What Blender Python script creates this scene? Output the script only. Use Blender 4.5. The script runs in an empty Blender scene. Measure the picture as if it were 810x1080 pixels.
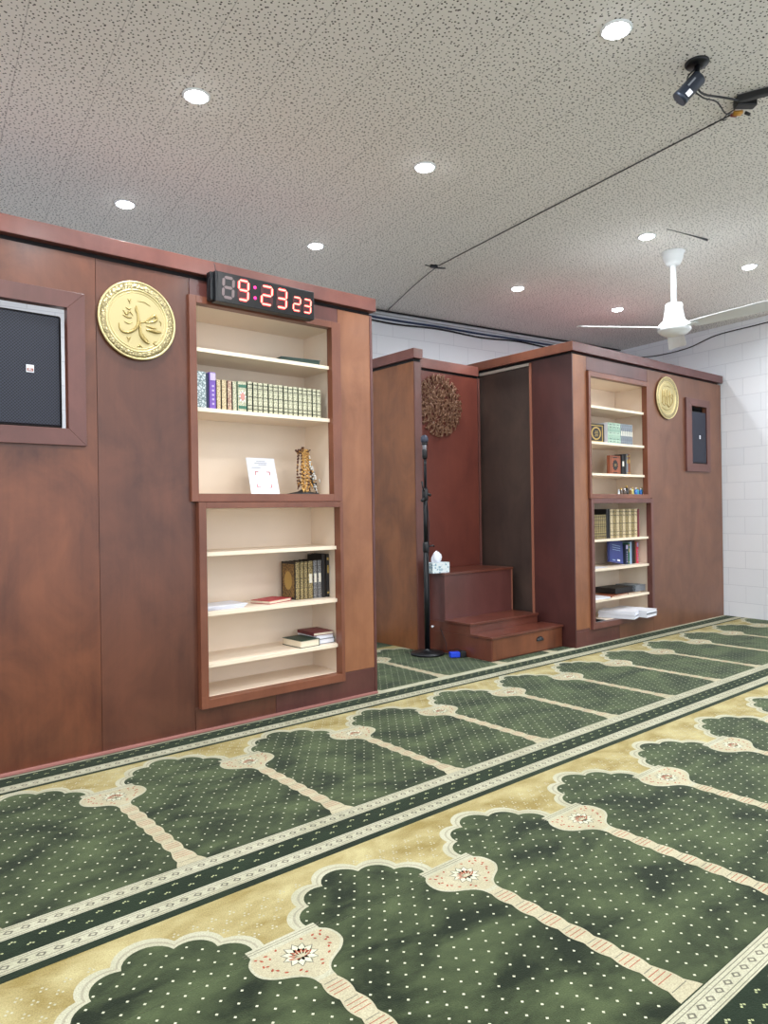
import bpy, bmesh, math, random
from mathutils import Vector, Matrix
random.seed(7)
PI = math.pi
scene = bpy.context.scene
C = scene.collection

# ------------------------------------------------------------------ camera
YAW, PITCH, ROLL = 0.6936, 0.0002, -0.0154
F = Vector((math.sin(YAW)*math.cos(PITCH), math.cos(YAW)*math.cos(PITCH), math.sin(PITCH)))
R0 = Vector((math.cos(YAW), -math.sin(YAW), 0)); U0 = R0.cross(F)
cr, sr = math.cos(ROLL), math.sin(ROLL)
RR = cr*R0 + sr*U0; UU = -sr*R0 + cr*U0
cam_d = bpy.data.cameras.new('camera'); cam = bpy.data.objects.new('camera', cam_d); C.objects.link(cam)
m = Matrix((RR, UU, -F)).transposed().to_4x4(); m.translation = Vector((0, -3.6765, 1.2))
cam.matrix_world = m
cam_d.sensor_fit = 'VERTICAL'; cam_d.sensor_height = 36.0; cam_d.lens = 752.2/1080*36.0
cam_d.clip_start = .05
scene.camera = cam
# ------------------------------------------------------------------ world, exposure
w = bpy.data.worlds.new('world'); scene.world = w; w.use_nodes = True
bg = w.node_tree.nodes['Background']; bg.inputs[0].default_value = (.90, .94, 1.0, 1); bg.inputs[1].default_value = 1.15
vs = scene.view_settings
vs.view_transform = 'Standard'; vs.look = 'None'; vs.gamma = 1; vs.use_curve_mapping = False; vs.exposure = 0.72
LAMP_W = 9.5
LENS_E = 26.0

# ------------------------------------------------------------------ materials
def s2l(c):
    return tuple(((v/255)/12.92 if v/255 <= .04045 else ((v/255+.055)/1.055)**2.4) for v in c)
MATS = {}
def new_mat(name):
    mt = bpy.data.materials.new(name); mt.use_nodes = True; MATS[name] = mt
    return mt, mt.node_tree, mt.node_tree.nodes['Principled BSDF']
def N(nt, kind, **kw):
    n = nt.nodes.new(kind)
    for k, v in kw.items(): setattr(n, k, v)
    return n
def simple(name, rgb, rough=.5, metal=0., coat=0., noise=0., nscale=20., bump=0., bscale=200., spec=None):
    mt, nt, b = new_mat(name)
    c = s2l(rgb) + (1,)
    b.inputs['Base Color'].default_value = c; b.inputs['Roughness'].default_value = rough
    b.inputs['Metallic'].default_value = metal; b.inputs['Coat Weight'].default_value = coat
    if spec is not None: b.inputs['Specular IOR Level'].default_value = spec
    if noise or bump: tc = N(nt, 'ShaderNodeTexCoord')
    if noise:
        n = N(nt, 'ShaderNodeTexNoise'); n.inputs['Scale'].default_value = nscale; n.inputs['Detail'].default_value = 4
        nt.links.new(tc.outputs['Object'], n.inputs['Vector'])
        mr = N(nt, 'ShaderNodeMapRange'); mr.inputs[1].default_value = .3; mr.inputs[2].default_value = .7
        mr.inputs[3].default_value = 1-noise; mr.inputs[4].default_value = 1+noise
        nt.links.new(n.outputs[0], mr.inputs[0])
        vm = N(nt, 'ShaderNodeVectorMath', operation='SCALE'); vm.inputs[0].default_value = c[:3]
        nt.links.new(mr.outputs[0], vm.inputs['Scale']); nt.links.new(vm.outputs[0], b.inputs['Base Color'])
    if bump:
        n = N(nt, 'ShaderNodeTexNoise'); n.inputs['Scale'].default_value = bscale
        nt.links.new(tc.outputs['Object'], n.inputs['Vector'])
        bp = N(nt, 'ShaderNodeBump'); bp.inputs['Strength'].default_value = bump; bp.inputs['Distance'].default_value = .004
        nt.links.new(n.outputs[0], bp.inputs['Height']); nt.links.new(bp.outputs[0], b.inputs['Normal'])
    return mt
def wood(name, ca, cb, rough=.38, coat=.25, grain=(30, 30, 1.6), seed=0., blotch=2.2):
    mt, nt, b = new_mat(name)
    tc = N(nt, 'ShaderNodeTexCoord')
    mp = N(nt, 'ShaderNodeMapping'); mp.inputs['Scale'].default_value = grain; mp.inputs['Location'].default_value = (seed, seed*2, seed*3)
    nt.links.new(tc.outputs['Object'], mp.inputs[0])
    g = N(nt, 'ShaderNodeTexNoise'); g.inputs['Scale'].default_value = 1.; g.inputs['Detail'].default_value = 5; g.inputs['Distortion'].default_value = .6
    nt.links.new(mp.outputs[0], g.inputs['Vector'])
    mp2 = N(nt, 'ShaderNodeMapping'); mp2.inputs['Location'].default_value = (seed+3, seed, 1)
    mp2.inputs['Scale'].default_value = (1.6, 1.6, 1.)
    nt.links.new(tc.outputs['Object'], mp2.inputs[0])
    bl = N(nt, 'ShaderNodeTexNoise'); bl.inputs['Scale'].default_value = blotch; bl.inputs['Detail'].default_value = 6; bl.inputs['Roughness'].default_value = .6; bl.inputs['Distortion'].default_value = .5
    nt.links.new(mp2.outputs[0], bl.inputs['Vector'])
    mx = N(nt, 'ShaderNodeMath', operation='MULTIPLY_ADD'); mx.inputs[1].default_value = .14
    mb = N(nt, 'ShaderNodeMath', operation='MULTIPLY'); mb.inputs[1].default_value = .86
    nt.links.new(bl.outputs[0], mb.inputs[0]); nt.links.new(g.outputs[0], mx.inputs[0]); nt.links.new(mb.outputs[0], mx.inputs[2])
    cr_ = N(nt, 'ShaderNodeValToRGB')
    cr_.color_ramp.elements[0].position = .34; cr_.color_ramp.elements[1].position = .66
    cr_.color_ramp.elements[0].color = s2l(ca)+(1,); cr_.color_ramp.elements[1].color = s2l(cb)+(1,)
    nt.links.new(mx.outputs[0], cr_.inputs[0]); nt.links.new(cr_.outputs[0], b.inputs['Base Color'])
    b.inputs['Roughness'].default_value = rough; b.inputs['Coat Weight'].default_value = coat; b.inputs['Coat Roughness'].default_value = .22
    bp = N(nt, 'ShaderNodeBump'); bp.inputs['Strength'].default_value = .06; bp.inputs['Distance'].default_value = .002
    nt.links.new(g.outputs[0], bp.inputs['Height']); nt.links.new(bp.outputs[0], b.inputs['Normal'])
    return mt
wood('wood_main', (78, 38, 22), (120, 68, 42), seed=1)
wood('wood_main_dark', (70, 36, 24), (102, 58, 40), seed=6)
wood('wood_tan', (122, 74, 46), (150, 98, 66), seed=2, rough=.42)
wood('wood_brown', (98, 60, 42), (122, 80, 58), seed=3, rough=.42)
wood('wood_purple', (76, 40, 36), (98, 56, 50), seed=4)
wood('wood_frame', (102, 56, 38), (128, 76, 54), seed=5)
wood('wood_frame_dark', (86, 50, 44), (110, 66, 58), seed=9)
wood('wood_red', (92, 44, 36), (110, 56, 44), seed=8)
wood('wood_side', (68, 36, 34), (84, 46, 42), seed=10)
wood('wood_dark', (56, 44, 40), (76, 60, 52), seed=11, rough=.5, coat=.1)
wood('wood_stub', (104, 60, 32), (140, 86, 48), seed=12, rough=.42)
wood('wood_step', (82, 42, 32), (108, 58, 44), seed=13, rough=.28, coat=.4)
wood('wood_step_face', (84, 46, 42), (100, 58, 54), seed=14, rough=.33)
wood('wood_cornice', (100, 58, 52), (124, 76, 66), seed=15)
wood('wood_cornice_dark', (82, 44, 42), (102, 58, 54), seed=16)
simple('gap_shadow_black', (16, 12, 14), .8)  # near-black fill for cornice gaps, their shadow put into the colour
simple('maple', (238, 221, 201), .45, noise=.03, nscale=3)
simple('maple_edge', (240, 224, 200), .4)
simple('pink_trim', (160, 108, 100), .5)
simple('wood_track', (190, 180, 170), .5)
simple('strip_light', (150, 96, 76), .4)
simple('black_plastic', (22, 23, 26), .4)
simple('black_metal', (20, 22, 26), .35, metal=.3)
simple('steel', (150, 150, 155), .3, metal=.9)
simple('white_enamel', (236, 240, 242), .3, coat=.3)
simple('white_paper', (236, 238, 246), .6)
simple('cream_paper', (232, 220, 196), .7)
simple('white_plastic', (225, 228, 232), .45)
simple('cable_black', (20, 22, 30), .5)
simple('cable_blue', (40, 56, 90), .5)
simple('conduit', (196, 200, 205), .4)
simple('cable_tie', (140, 50, 60), .5)
simple('adapter_blue', (30, 70, 215), .4)
simple('brass_plug', (205, 150, 60), .4, metal=.5)

# ceiling: pin-holed acoustic tiles
ANG = math.radians(-6.9)
def ceiling_mat():
    mt, nt, b = new_mat('acoustic_tile')
    tc = N(nt, 'ShaderNodeTexCoord')
    v = N(nt, 'ShaderNodeTexVoronoi', voronoi_dimensions='2D'); v.inputs['Scale'].default_value = 46; v.inputs['Randomness'].default_value = .85
    nt.links.new(tc.outputs['Object'], v.inputs['Vector'])
    wn = N(nt, 'ShaderNodeTexWhiteNoise'); nt.links.new(v.outputs['Color'], wn.inputs['Vector'])
    # hole radius varies per cell
    rr = N(nt, 'ShaderNodeMapRange'); rr.inputs[3].default_value = .12; rr.inputs[4].default_value = .215
    nt.links.new(wn.outputs[0], rr.inputs[0])
    lt = N(nt, 'ShaderNodeMath', operation='LESS_THAN'); nt.links.new(v.outputs['Distance'], lt.inputs[0]); nt.links.new(rr.outputs[0], lt.inputs[1])
    sx = N(nt, 'ShaderNodeSeparateXYZ'); nt.links.new(tc.outputs['Object'], sx.inputs[0])
    def seam(out, pitch, off, wd):
        a = N(nt, 'ShaderNodeMath', operation='ADD'); a.inputs[1].default_value = off; nt.links.new(out, a.inputs[0])
        p = N(nt, 'ShaderNodeMath', operation='PINGPONG'); p.inputs[1].default_value = pitch/2; nt.links.new(a.outputs[0], p.inputs[0])
        l = N(nt, 'ShaderNodeMath', operation='LESS_THAN'); l.inputs[1].default_value = wd; nt.links.new(p.outputs[0], l.inputs[0]); return l
    s1 = seam(sx.outputs[0], .341, -.129, .0022); s2 = seam(sx.outputs[1], .682, .2, .0012)
    mxs = N(nt, 'ShaderNodeMath', operation='MAXIMUM'); nt.links.new(s1.outputs[0], mxs.inputs[0]); nt.links.new(s2.outputs[0], mxs.inputs[1])
    n = N(nt, 'ShaderNodeTexNoise'); n.inputs['Scale'].default_value = 1.3; nt.links.new(tc.outputs['Object'], n.inputs['Vector'])
    base = N(nt, 'ShaderNodeMix', data_type='RGBA'); base.inputs[6].default_value = s2l((238, 235, 231))+(1,); base.inputs[7].default_value = s2l((243, 240, 235))+(1,)
    nt.links.new(n.outputs[0], base.inputs[0])
    m1 = N(nt, 'ShaderNodeMix', data_type='RGBA'); m1.inputs[7].default_value = s2l((206, 203, 199))+(1,)
    nt.links.new(mxs.outputs[0], m1.inputs[0]); nt.links.new(base.outputs[2], m1.inputs[6])
    m2 = N(nt, 'ShaderNodeMix', data_type='RGBA'); m2.inputs[7].default_value = s2l((58, 54, 48))+(1,)
    nt.links.new(lt.outputs[0], m2.inputs[0]); nt.links.new(m1.outputs[2], m2.inputs[6])
    nt.links.new(m2.outputs[2], b.inputs['Base Color']); b.inputs['Roughness'].default_value = .75
    return mt
ceiling_mat()
def block_mat(name, axis_len, row=.187, off=.157-.187*6, length=.39, loff=0.):
    mt, nt, b = new_mat(name)
    tc = N(nt, 'ShaderNodeTexCoord'); sx = N(nt, 'ShaderNodeSeparateXYZ'); nt.links.new(tc.outputs['Object'], sx.inputs[0])
    cb = N(nt, 'ShaderNodeCombineXYZ')
    a = N(nt, 'ShaderNodeMath', operation='ADD'); a.inputs[1].default_value = 10.0+loff; nt.links.new(sx.outputs[axis_len], a.inputs[0])
    z = N(nt, 'ShaderNodeMath', operation='SUBTRACT'); z.inputs[1].default_value = off; nt.links.new(sx.outputs[2], z.inputs[0])
    nt.links.new(a.outputs[0], cb.inputs[0]); nt.links.new(z.outputs[0], cb.inputs[1])
    br = N(nt, 'ShaderNodeTexBrick'); br.inputs['Scale'].default_value = 1; br.inputs['Brick Width'].default_value = length; br.inputs['Row Height'].default_value = row
    br.inputs['Mortar Size'].default_value = .0035; br.inputs['Mortar Smooth'].default_value = .4
    br.inputs['Color1'].default_value = s2l((238, 241, 246))+(1,); br.inputs['Color2'].default_value = s2l((233, 237, 243))+(1,); br.inputs['Mortar'].default_value = s2l((216, 220, 227))+(1,)
    nt.links.new(cb.outputs[0], br.inputs['Vector']); nt.links.new(br.outputs[0], b.inputs['Base Color'])
    inv = N(nt, 'ShaderNodeMath', operation='SUBTRACT'); inv.inputs[0].default_value = 1; nt.links.new(br.outputs['Fac'], inv.inputs[1])
    bp = N(nt, 'ShaderNodeBump'); bp.inputs['Strength'].default_value = .35; bp.inputs['Distance'].default_value = .003
    nt.links.new(inv.outputs[0], bp.inputs['Height']); nt.links.new(bp.outputs[0], b.inputs['Normal'])
    b.inputs['Roughness'].default_value = .45
block_mat('block_wall_x', 0); block_mat('block_wall_y', 1, loff=.02)
# carpet piles
def pile(name, ca, cb, scale=3.0, sheen=.25, lo=.36, hi=.66):
    mt, nt, b = new_mat(name)
    tc = N(nt, 'ShaderNodeTexCoord')
    mp = N(nt, 'ShaderNodeMapping'); mp.inputs['Scale'].default_value = (1, 1.7, 1); mp.inputs['Rotation'].default_value = (0, 0, .5)
    nt.links.new(tc.outputs['Object'], mp.inputs[0])
    n = N(nt, 'ShaderNodeTexNoise'); n.inputs['Scale'].default_value = scale; n.inputs['Detail'].default_value = 5; n.inputs['Roughness'].default_value = .62; n.inputs['Distortion'].default_value = .35
    nt.links.new(mp.outputs[0], n.inputs['Vector'])
    r = N(nt, 'ShaderNodeValToRGB'); r.color_ramp.elements[0].position = lo; r.color_ramp.elements[1].position = hi
    r.color_ramp.elements[0].color = s2l(ca)+(1,); r.color_ramp.elements[1].color = s2l(cb)+(1,)
    nt.links.new(n.outputs[0], r.inputs[0])
    f = N(nt, 'ShaderNodeTexNoise'); f.inputs['Scale'].default_value = 260; nt.links.new(tc.outputs['Object'], f.inputs['Vector'])
    mr = N(nt, 'ShaderNodeMapRange'); mr.inputs[1].default_value = .3; mr.inputs[2].default_value = .7; mr.inputs[3].default_value = .8; mr.inputs[4].default_value = 1.2; nt.links.new(f.outputs[0], mr.inputs[0])
    vm = N(nt, 'ShaderNodeVectorMath', operation='SCALE'); nt.links.new(r.outputs[0], vm.inputs[0]); nt.links.new(mr.outputs[0], vm.inputs['Scale'])
    nt.links.new(vm.outputs[0], b.inputs['Base Color'])
    bp = N(nt, 'ShaderNodeBump'); bp.inputs['Strength'].default_value = .5; bp.inputs['Distance'].default_value = .003
    nt.links.new(f.outputs[0], bp.inputs['Height']); nt.links.new(bp.outputs[0], b.inputs['Normal'])
    b.inputs['Roughness'].default_value = .9; b.inputs['Specular IOR Level'].default_value = .15
    b.inputs['Sheen Weight'].default_value = sheen; b.inputs['Sheen Roughness'].default_value = .45
    b.inputs['Sheen Tint'].default_value = (.8, 1, .75, 1)
    return mt
pile('pile_green', (20, 27, 15), (70, 80, 52), 3.6, .16, .36, .66)
pile('pile_green_dark', (18, 28, 18), (30, 42, 28), 4, .10)
pile('pile_tan', (136, 120, 72), (176, 166, 122), 4.2, .05, .34, .68)
pile('pile_cream', (164, 162, 138), (178, 176, 154), 5, .05)
pile('pile_beige', (164, 157, 130), (178, 171, 144), 5, .05)
pile('pile_white', (186, 188, 162), (200, 200, 176), 5, .05)
pile('pile_grey', (98, 96, 84), (118, 114, 100), 5, 0)
pile('pile_grey_beige', (146, 142, 122), (158, 154, 134), 5, 0)  # grey-beige line woven inside the cream arch outline
pile('pile_rust', (140, 62, 46), (160, 84, 62), 5, 0)
pile('pile_olive', (160, 166, 124), (178, 182, 142), 5, 0)

# ------------------------------------------------------------------ mesh builder
class MB:
    def __init__(s): s.v = []; s.f = []; s.m = []; s.sm = []; s.names = []
    def mi(s, m):
        if m not in s.names: s.names.append(m)
        return s.names.index(m)
    def add(s, vs, fs, m, smooth=False):
        o = len(s.v); s.v += [tuple(v) for v in vs]
        for f in fs: s.f.append([i+o for i in f]); s.m.append(s.mi(m)); s.sm.append(smooth)
    def box(s, x0, x1, y0, y1, z0, z1, m):
        vs = [(x, y, z) for x in (x0, x1) for y in (y0, y1) for z in (z0, z1)]
        s.add(vs, [(0, 1, 3, 2), (4, 6, 7, 5), (0, 4, 5, 1), (2, 3, 7, 6), (0, 2, 6, 4), (1, 5, 7, 3)], m); return s
    def obox(s, c, ax, hx, hy, hz, m):     # oriented box, ax = 3 axis vectors
        c = Vector(c); vs = [c+ax[0]*(a*hx)+ax[1]*(b*hy)+ax[2]*(d*hz) for a in (-1, 1) for b in (-1, 1) for d in (-1, 1)]
        s.add(vs, [(0, 1, 3, 2), (4, 6, 7, 5), (0, 4, 5, 1), (2, 3, 7, 6), (0, 2, 6, 4), (1, 5, 7, 3)], m); return s
    def poly(s, pts, m): s.add(pts, [tuple(range(len(pts)))], m); return s
    def prism(s, pts, z0, z1, m):          # 2D outline in xy, extruded
        n = len(pts); vs = [(x, y, z0) for x, y in pts]+[(x, y, z1) for x, y in pts]
        s.add(vs, [tuple(range(n))[::-1], tuple(range(n, 2*n))]+[(i, (i+1) % n, n+(i+1) % n, n+i) for i in range(n)], m); return s
    def prism_y(s, pts, y0, y1, m):        # 2D outline in xz, extruded along y
        n = len(pts); vs = [(x, y0, z) for x, z in pts]+[(x, y1, z) for x, z in pts]
        s.add(vs, [tuple(range(n))[::-1], tuple(range(n, 2*n))]+[(i, (i+1) % n, n+(i+1) % n, n+i) for i in range(n)], m); return s
    def tube(s, pts, r, m, n=8, closed=False):
        pts = [Vector(p) for p in pts]; L = len(pts); rings = []
        up = Vector((0, 0, 1))
        for i, p in enumerate(pts):
            if closed: t = pts[(i+1) % L]-pts[i-1]
            else: t = pts[min(i+1, L-1)]-pts[max(i-1, 0)]
            if t.length < 1e-9: t = Vector((0, 0, 1))
            t.normalize()
            a = up.cross(t)
            if a.length < .05: a = Vector((1, 0, 0)).cross(t)
            a.normalize(); b = t.cross(a); up = b
            rad = r[i] if isinstance(r, (list, tuple)) else r
            rings.append([p+a*math.cos(2*PI*k/n)*rad+b*math.sin(2*PI*k/n)*rad for k in range(n)])
        vs = [v for g in rings for v in g]; fs = []
        for i in range(L if closed else L-1):
            j = (i+1) % L
            for k in range(n): fs.append((i*n+k, i*n+(k+1) % n, j*n+(k+1) % n, j*n+k))
        if not closed: fs += [tuple(range(n))[::-1], tuple((L-1)*n+k for k in range(n))]
        s.add(vs, fs, m, True); return s
    def lathe(s, prof, c, m, n=32, axis=(0, 0, 1), smooth=True, cap=(1, 1)):
        c = Vector(c); q = Vector((0, 0, 1)).rotation_difference(Vector(axis).normalized())
        vs = []; fs = []; L = len(prof)
        for r, z in prof:
            for k in range(n): vs.append(c+q @ Vector((r*math.cos(2*PI*k/n), r*math.sin(2*PI*k/n), z)))
        for i in range(L-1):
            for k in range(n): fs.append((i*n+k, i*n+(k+1) % n, (i+1)*n+(k+1) % n, (i+1)*n+k))
        if cap[0]: fs.append(tuple(range(n))[::-1])
        if cap[1]: fs.append(tuple((L-1)*n+k for k in range(n)))
        s.add(vs, fs, m, smooth); return s
    def ball(s, c, r, m, n=8, sz=(1, 1, 1)):
        vs = []; fs = []; c = Vector(c); h = n//2+1
        for i in range(1, h):
            t = PI*i/h
            for k in range(n): vs.append(c+Vector((r*math.sin(t)*math.cos(2*PI*k/n)*sz[0], r*math.sin(t)*math.sin(2*PI*k/n)*sz[1], r*math.cos(t)*sz[2])))
        o = h-1
        for i in range(o-1):
            for k in range(n): fs.append((i*n+k, (i+1)*n+k, (i+1)*n+(k+1) % n, i*n+(k+1) % n))
        vs += [c+Vector((0, 0, r*sz[2])), c-Vector((0, 0, r*sz[2]))]; t_ = len(vs)-2
        for k in range(n): fs.append((t_, k, (k+1) % n)); fs.append((t_+1, (o-1)*n+(k+1) % n, (o-1)*n+k))
        s.add(vs, fs, m, True); return s
    def build(s, name, parent=None, bevel=0., recalc=True):
        me = bpy.data.meshes.new(name); me.from_pydata(s.v, [], s.f); me.update()
        for n in s.names: me.materials.append(MATS[n])
        me.polygons.foreach_set('material_index', s.m); me.polygons.foreach_set('use_smooth', s.sm)
        if recalc:
            b = bmesh.new(); b.from_mesh(me); bmesh.ops.recalc_face_normals(b, faces=b.faces); b.to_mesh(me); b.free()
        o = bpy.data.objects.new(name, me); C.objects.link(o)
        if parent: o.parent = parent
        if bevel:
            md = o.modifiers.new('bevel', 'BEVEL'); md.width = bevel; md.segments = 2; md.limit_method = 'ANGLE'
        return o
def thing(name, label, cat, loc=(0, 0, 0), rotz=0., group=None):
    o = bpy.data.objects.new(name, None); C.objects.link(o); o.empty_display_size = .1
    o.location = loc; o.rotation_euler = (0, 0, rotz); o['label'] = label; o['category'] = cat
    if group: o['group'] = group
    return o
def tag(o, label, cat, group=None, kind=None):
    o['label'] = label; o['category'] = cat
    if group: o['group'] = group
    if kind: o['kind'] = kind
    return o
def struct(o): o['kind'] = 'structure'; return o
ORD = ['first', 'second', 'third', 'fourth', 'fifth', 'sixth', 'seventh', 'eighth', 'ninth', 'tenth', 'eleventh', 'twelfth', 'thirteenth', 'fourteenth', 'fifteenth', 'sixteenth']

# ------------------------------------------------------------------ setting (building frame is turned -6.9 deg from the cabinets)
UX, UY = math.cos(ANG), math.sin(ANG)      # u axis
def BF(u, v): return (u*UX - v*UY, u*UY + v*UX)
CZ = 3.2
def bw_v(x, y): return -x*UY + y*UX        # v coordinate
def bw_u(x, y): return x*UX + y*UY
VB = bw_v(5.9, 1.62); UR = bw_u(7.94, -.03)
def in_building(o): o.rotation_euler = (0, 0, ANG); return o
o = MB().box(-4.5, UR+.15, -5.9, VB+.15, CZ, CZ+.1, 'acoustic_tile').build('ceiling'); struct(in_building(o))
simple('subfloor', (120, 118, 112), .8)
o = MB().box(-4.5, UR+.15, -5.9, VB+.15, -.12, -.012, 'subfloor').build('floor'); struct(in_building(o))
o = MB().box(-4.5, UR+.15, VB, VB+.15, -.012, CZ, 'block_wall_x').build('wall_back'); struct(in_building(o))
o = MB().box(UR, UR+.15, -5.9, VB, -.012, CZ, 'block_wall_y').build('wall_right'); struct(in_building(o))

# ------------------------------------------------------------------ carpet
PX, X0 = .645, 1.05
def arc(p, q, bulge, n=10):
    (x0, y0), (x1, y1) = p, q
    mx, my = (x0+x1)/2, (y0+y1)/2; dx, dy = x1-x0, y1-y0; L = math.hypot(dx, dy)
    nx, ny = -dy/L, dx/L       # left normal
    h = bulge
    rad = (L*L/4+h*h)/(2*h); cx, cy = mx-nx*(rad-h), my-ny*(rad-h)
    a0 = math.atan2(y0-cy, x0-cx); a1 = math.atan2(y1-cy, x1-cx)
    while a1 > a0: a1 -= 2*PI
    return [(cx+rad*math.cos(a0+(a1-a0)*i/n), cy+rad*math.sin(a0+(a1-a0)*i/n)) for i in range(n)]
H = PX/2
def arch_pts(grow=0.):
    # in (u right, w up) with w = -v; go from left joint over the top to the right joint
    J, c1, c2 = (.112, -.345), (.152, -.222), (.250, -.153)
    if grow:
        J = (J[0]-grow*.9, J[1]+.0); c1 = (c1[0]-grow*.8, c1[1]+grow*.6); c2 = (c2[0]-grow*.45, c2[1]+grow*.9)
    mir = lambda p: (PX-p[0], p[1])
    seq = [(J, c1, .045), (c1, c2, .036), (c2, mir(c2), .058+grow*.1), (mir(c2), mir(c1), .036), (mir(c1), mir(J), .045)]
    out = []
    for a, b, h in seq: out += arc(a, b, h+grow*.1)
    out.append(mir(J)); return out
ARCH = arch_pts(); ARCH_O = arch_pts(.038); ARCH_M = arch_pts(.020); ARCH_M2 = arch_pts(.013)
def smooth(pts, n=5):
    out = []
    for i in range(len(pts)-1):
        p0, p1, p2, p3 = pts[max(i-1, 0)], pts[i], pts[i+1], pts[min(i+2, len(pts)-1)]
        for k in range(n):
            t_ = k/n; out.append(tuple(.5*(2*p1[j]+(p2[j]-p0[j])*t_+(2*p0[j]-5*p1[j]+4*p2[j]-p3[j])*t_*t_+(3*p1[j]-p0[j]-3*p2[j]+p3[j])*t_**3) for j in (0, 1)))
    return out+[pts[-1]]
MED = [(.0, .302), (.112, .302)]+smooth([(.112, .335), (.131, .358), (.138, .392), (.131, .425), (.104, .454), (.070, .473), (.045, .490), (.030, .512), (.026, .54)])+[(0, .54)]
MED_I = [(.0, .338), (.106, .338)]+smooth([(.106, .338), (.124, .360), (.130, .392), (.123, .421), (.098, .448), (.064, .467), (.038, .486), (.024, .51)])+[(0, .515)]
END = 1.175
def colw(v):
    w_ = .024+.009*abs(math.sin(PI*(v-.54)/.085))
    if v > END-.10: w_ += .022*((v-(END-.10))/.10)
    return w_
def in_poly(x, y, P):
    c = False; j = len(P)-1
    for i in range(len(P)):
        if (P[i][1] > y) != (P[j][1] > y) and x < (P[j][0]-P[i][0])*(y-P[i][1])/(P[j][1]-P[i][1])+P[i][0]: c = not c
        j = i
    return c
TOP_CARPET = 0.0
cb_ = MB()
def row(y0, kmin, kmax, clip_top=None, clip_bot=None):
    """one row of niches whose tan field starts at y0 and runs towards the viewer"""
    xa, xb = X0+kmin*PX, X0+kmax*PX
    top = y0 if clip_top is None else clip_top
    Z = lambda k: .00012*k
    cb_.poly([(xa, top, Z(1)), (xa, y0-.335, Z(1)), (xb, y0-.335, Z(1)), (xb, top, Z(1))], 'pile_tan')
    for k in range(kmin, kmax):
        ox = X0+k*PX
        for P, z, m_ in ((ARCH_O, 2, 'pile_cream'), (ARCH_M, 3, 'pile_grey_beige'), (ARCH_M2, 4, 'pile_cream'), (ARCH, 5, 'pile_green')):
            cb_.poly([(ox+u, y0+w_, Z(z)) for u, w_ in P], m_)
        for dy in range(2, 32):
            for dx in range(0, 22):
                if (dx+dy) % 2: continue
                u, v = (dx+.5)*PX/22, dy*.0375+.02
                if v > END-.02: continue
                if clip_top is not None and y0-v > clip_top-.01: continue
                if v < .345: g = in_poly(u, -v, ARCH)
                else: g = True
                um = min(u, PX-u)
                if v >= .30 and v < .55 and um < .15:
                    if in_poly(um, v, [(a+.008, b+.0) for a, b in MED]+[(-.01, .54), (-.01, .3)]): g = None
                elif v >= .55 and um < colw(v)+.008: g = None
                s_ = .0047
                if g:
                    x, y = ox+u, y0-v
                    cb_.poly([(x-s_, y, Z(6)), (x, y-s_, Z(6)), (x+s_, y, Z(6)), (x, y+s_, Z(6))], 'pile_white')
                elif g is False and not in_poly(u, -v, ARCH_O) and v < .28:
                    x, y = ox+u, y0-v
                    for a in (0, 2.1, 4.2):
                        px_, py_ = x+.008*math.sin(a), y+.008*math.cos(a); t_ = .0042
                        cb_.poly([(px_-t_, py_, Z(2)), (px_, py_-t_, Z(2)), (px_+t_, py_, Z(2)), (px_, py_+t_, Z(2))], 'pile_cream')
        # extra tan dots above the arch corners
    for k in range(kmin, kmax+1):
        ox = X0+k*PX
        full = lambda L: [(ox+a, y0-b) for a, b in L]+[(ox-a, y0-b) for a, b in reversed(L)]
        cb_.poly([(x, y, Z(7)) for x, y in full(MED)], 'pile_cream')
        cb_.poly([(x, y, Z(8)) for x, y in full(MED_I)], 'pile_beige')
        for vv in (.312, .322): cb_.poly([(ox-.125, y0-vv, Z(8)), (ox+.125, y0-vv, Z(8)), (ox+.125, y0-vv-.0022, Z(8)), (ox-.125, y0-vv-.0022, Z(8))], 'pile_grey')
        # lotus in the medallion
        def leaf(cx, cy, ang, L_, W_, z, m_):
            ca, sa = math.cos(ang), math.sin(ang)
            P = [(0, 0), (L_*.35, W_), (L_*.7, W_*.75), (L_, 0), (L_*.7, -W_*.75), (L_*.35, -W_)]
            cb_.poly([(cx+a*ca-b*sa, cy+a*sa+b*ca, Z(z)) for a, b in P], m_)
        cy = y0-.405
        for i in range(11):
            a = 2*PI*i/11+.3
            leaf(ox, cy, a, .054, .0135, 9, 'pile_grey'); leaf(ox, cy, a, .050, .0105, 10, 'pile_white')
        for i in range(7):
            a = PI/2+(i-3)*.42
            leaf(ox, cy-.014, a, .040, .006, 11, 'pile_rust'); leaf(ox, cy-.014, a, .034, .0025, 12, 'pile_beige')
        for sx_ in (-1, 1):
            for (a, b, an, l) in ((.07, .355, .4, .014), (.092, .37, 1.2, .015), (.105, .395, 1.9, .013), (.088, .395, .2, .012), (.097, .42, 2.4, .014), (.078, .43, .9, .013), (.062, .45, .5, .014), (.04, .465, 2.8, .014), (.045, .352, 2.2, .012), (.075, .375, 2.0, .010), (.10, .352, .3, .012), (.02, .478, .1, .012)):
                leaf(ox+sx_*a, y0-b, an if sx_ > 0 else PI-an, l, .0036, 9, 'pile_rust' if (a*1000) % 3 < 2.2 else 'pile_grey')
        # column
        L_ = []; v = .53
        while v < END+.005: L_.append((colw(v), v)); v += .0085
        cb_.poly([(x, y, Z(9)) for x, y in full(L_)], 'pile_beige')
        v = .55
        i = 0
        while v < END-.02:
            w_ = colw(v)-.006
            cb_.poly([(ox-w_, y0-v, Z(10)), (ox+w_, y0-v, Z(10)), (ox+w_, y0-v-.0024, Z(10)), (ox-w_, y0-v-.0024, Z(10))], 'pile_rust' if i % 4 else 'pile_grey')
            v += .0155 if i % 4 != 3 else .038; i += 1
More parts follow.
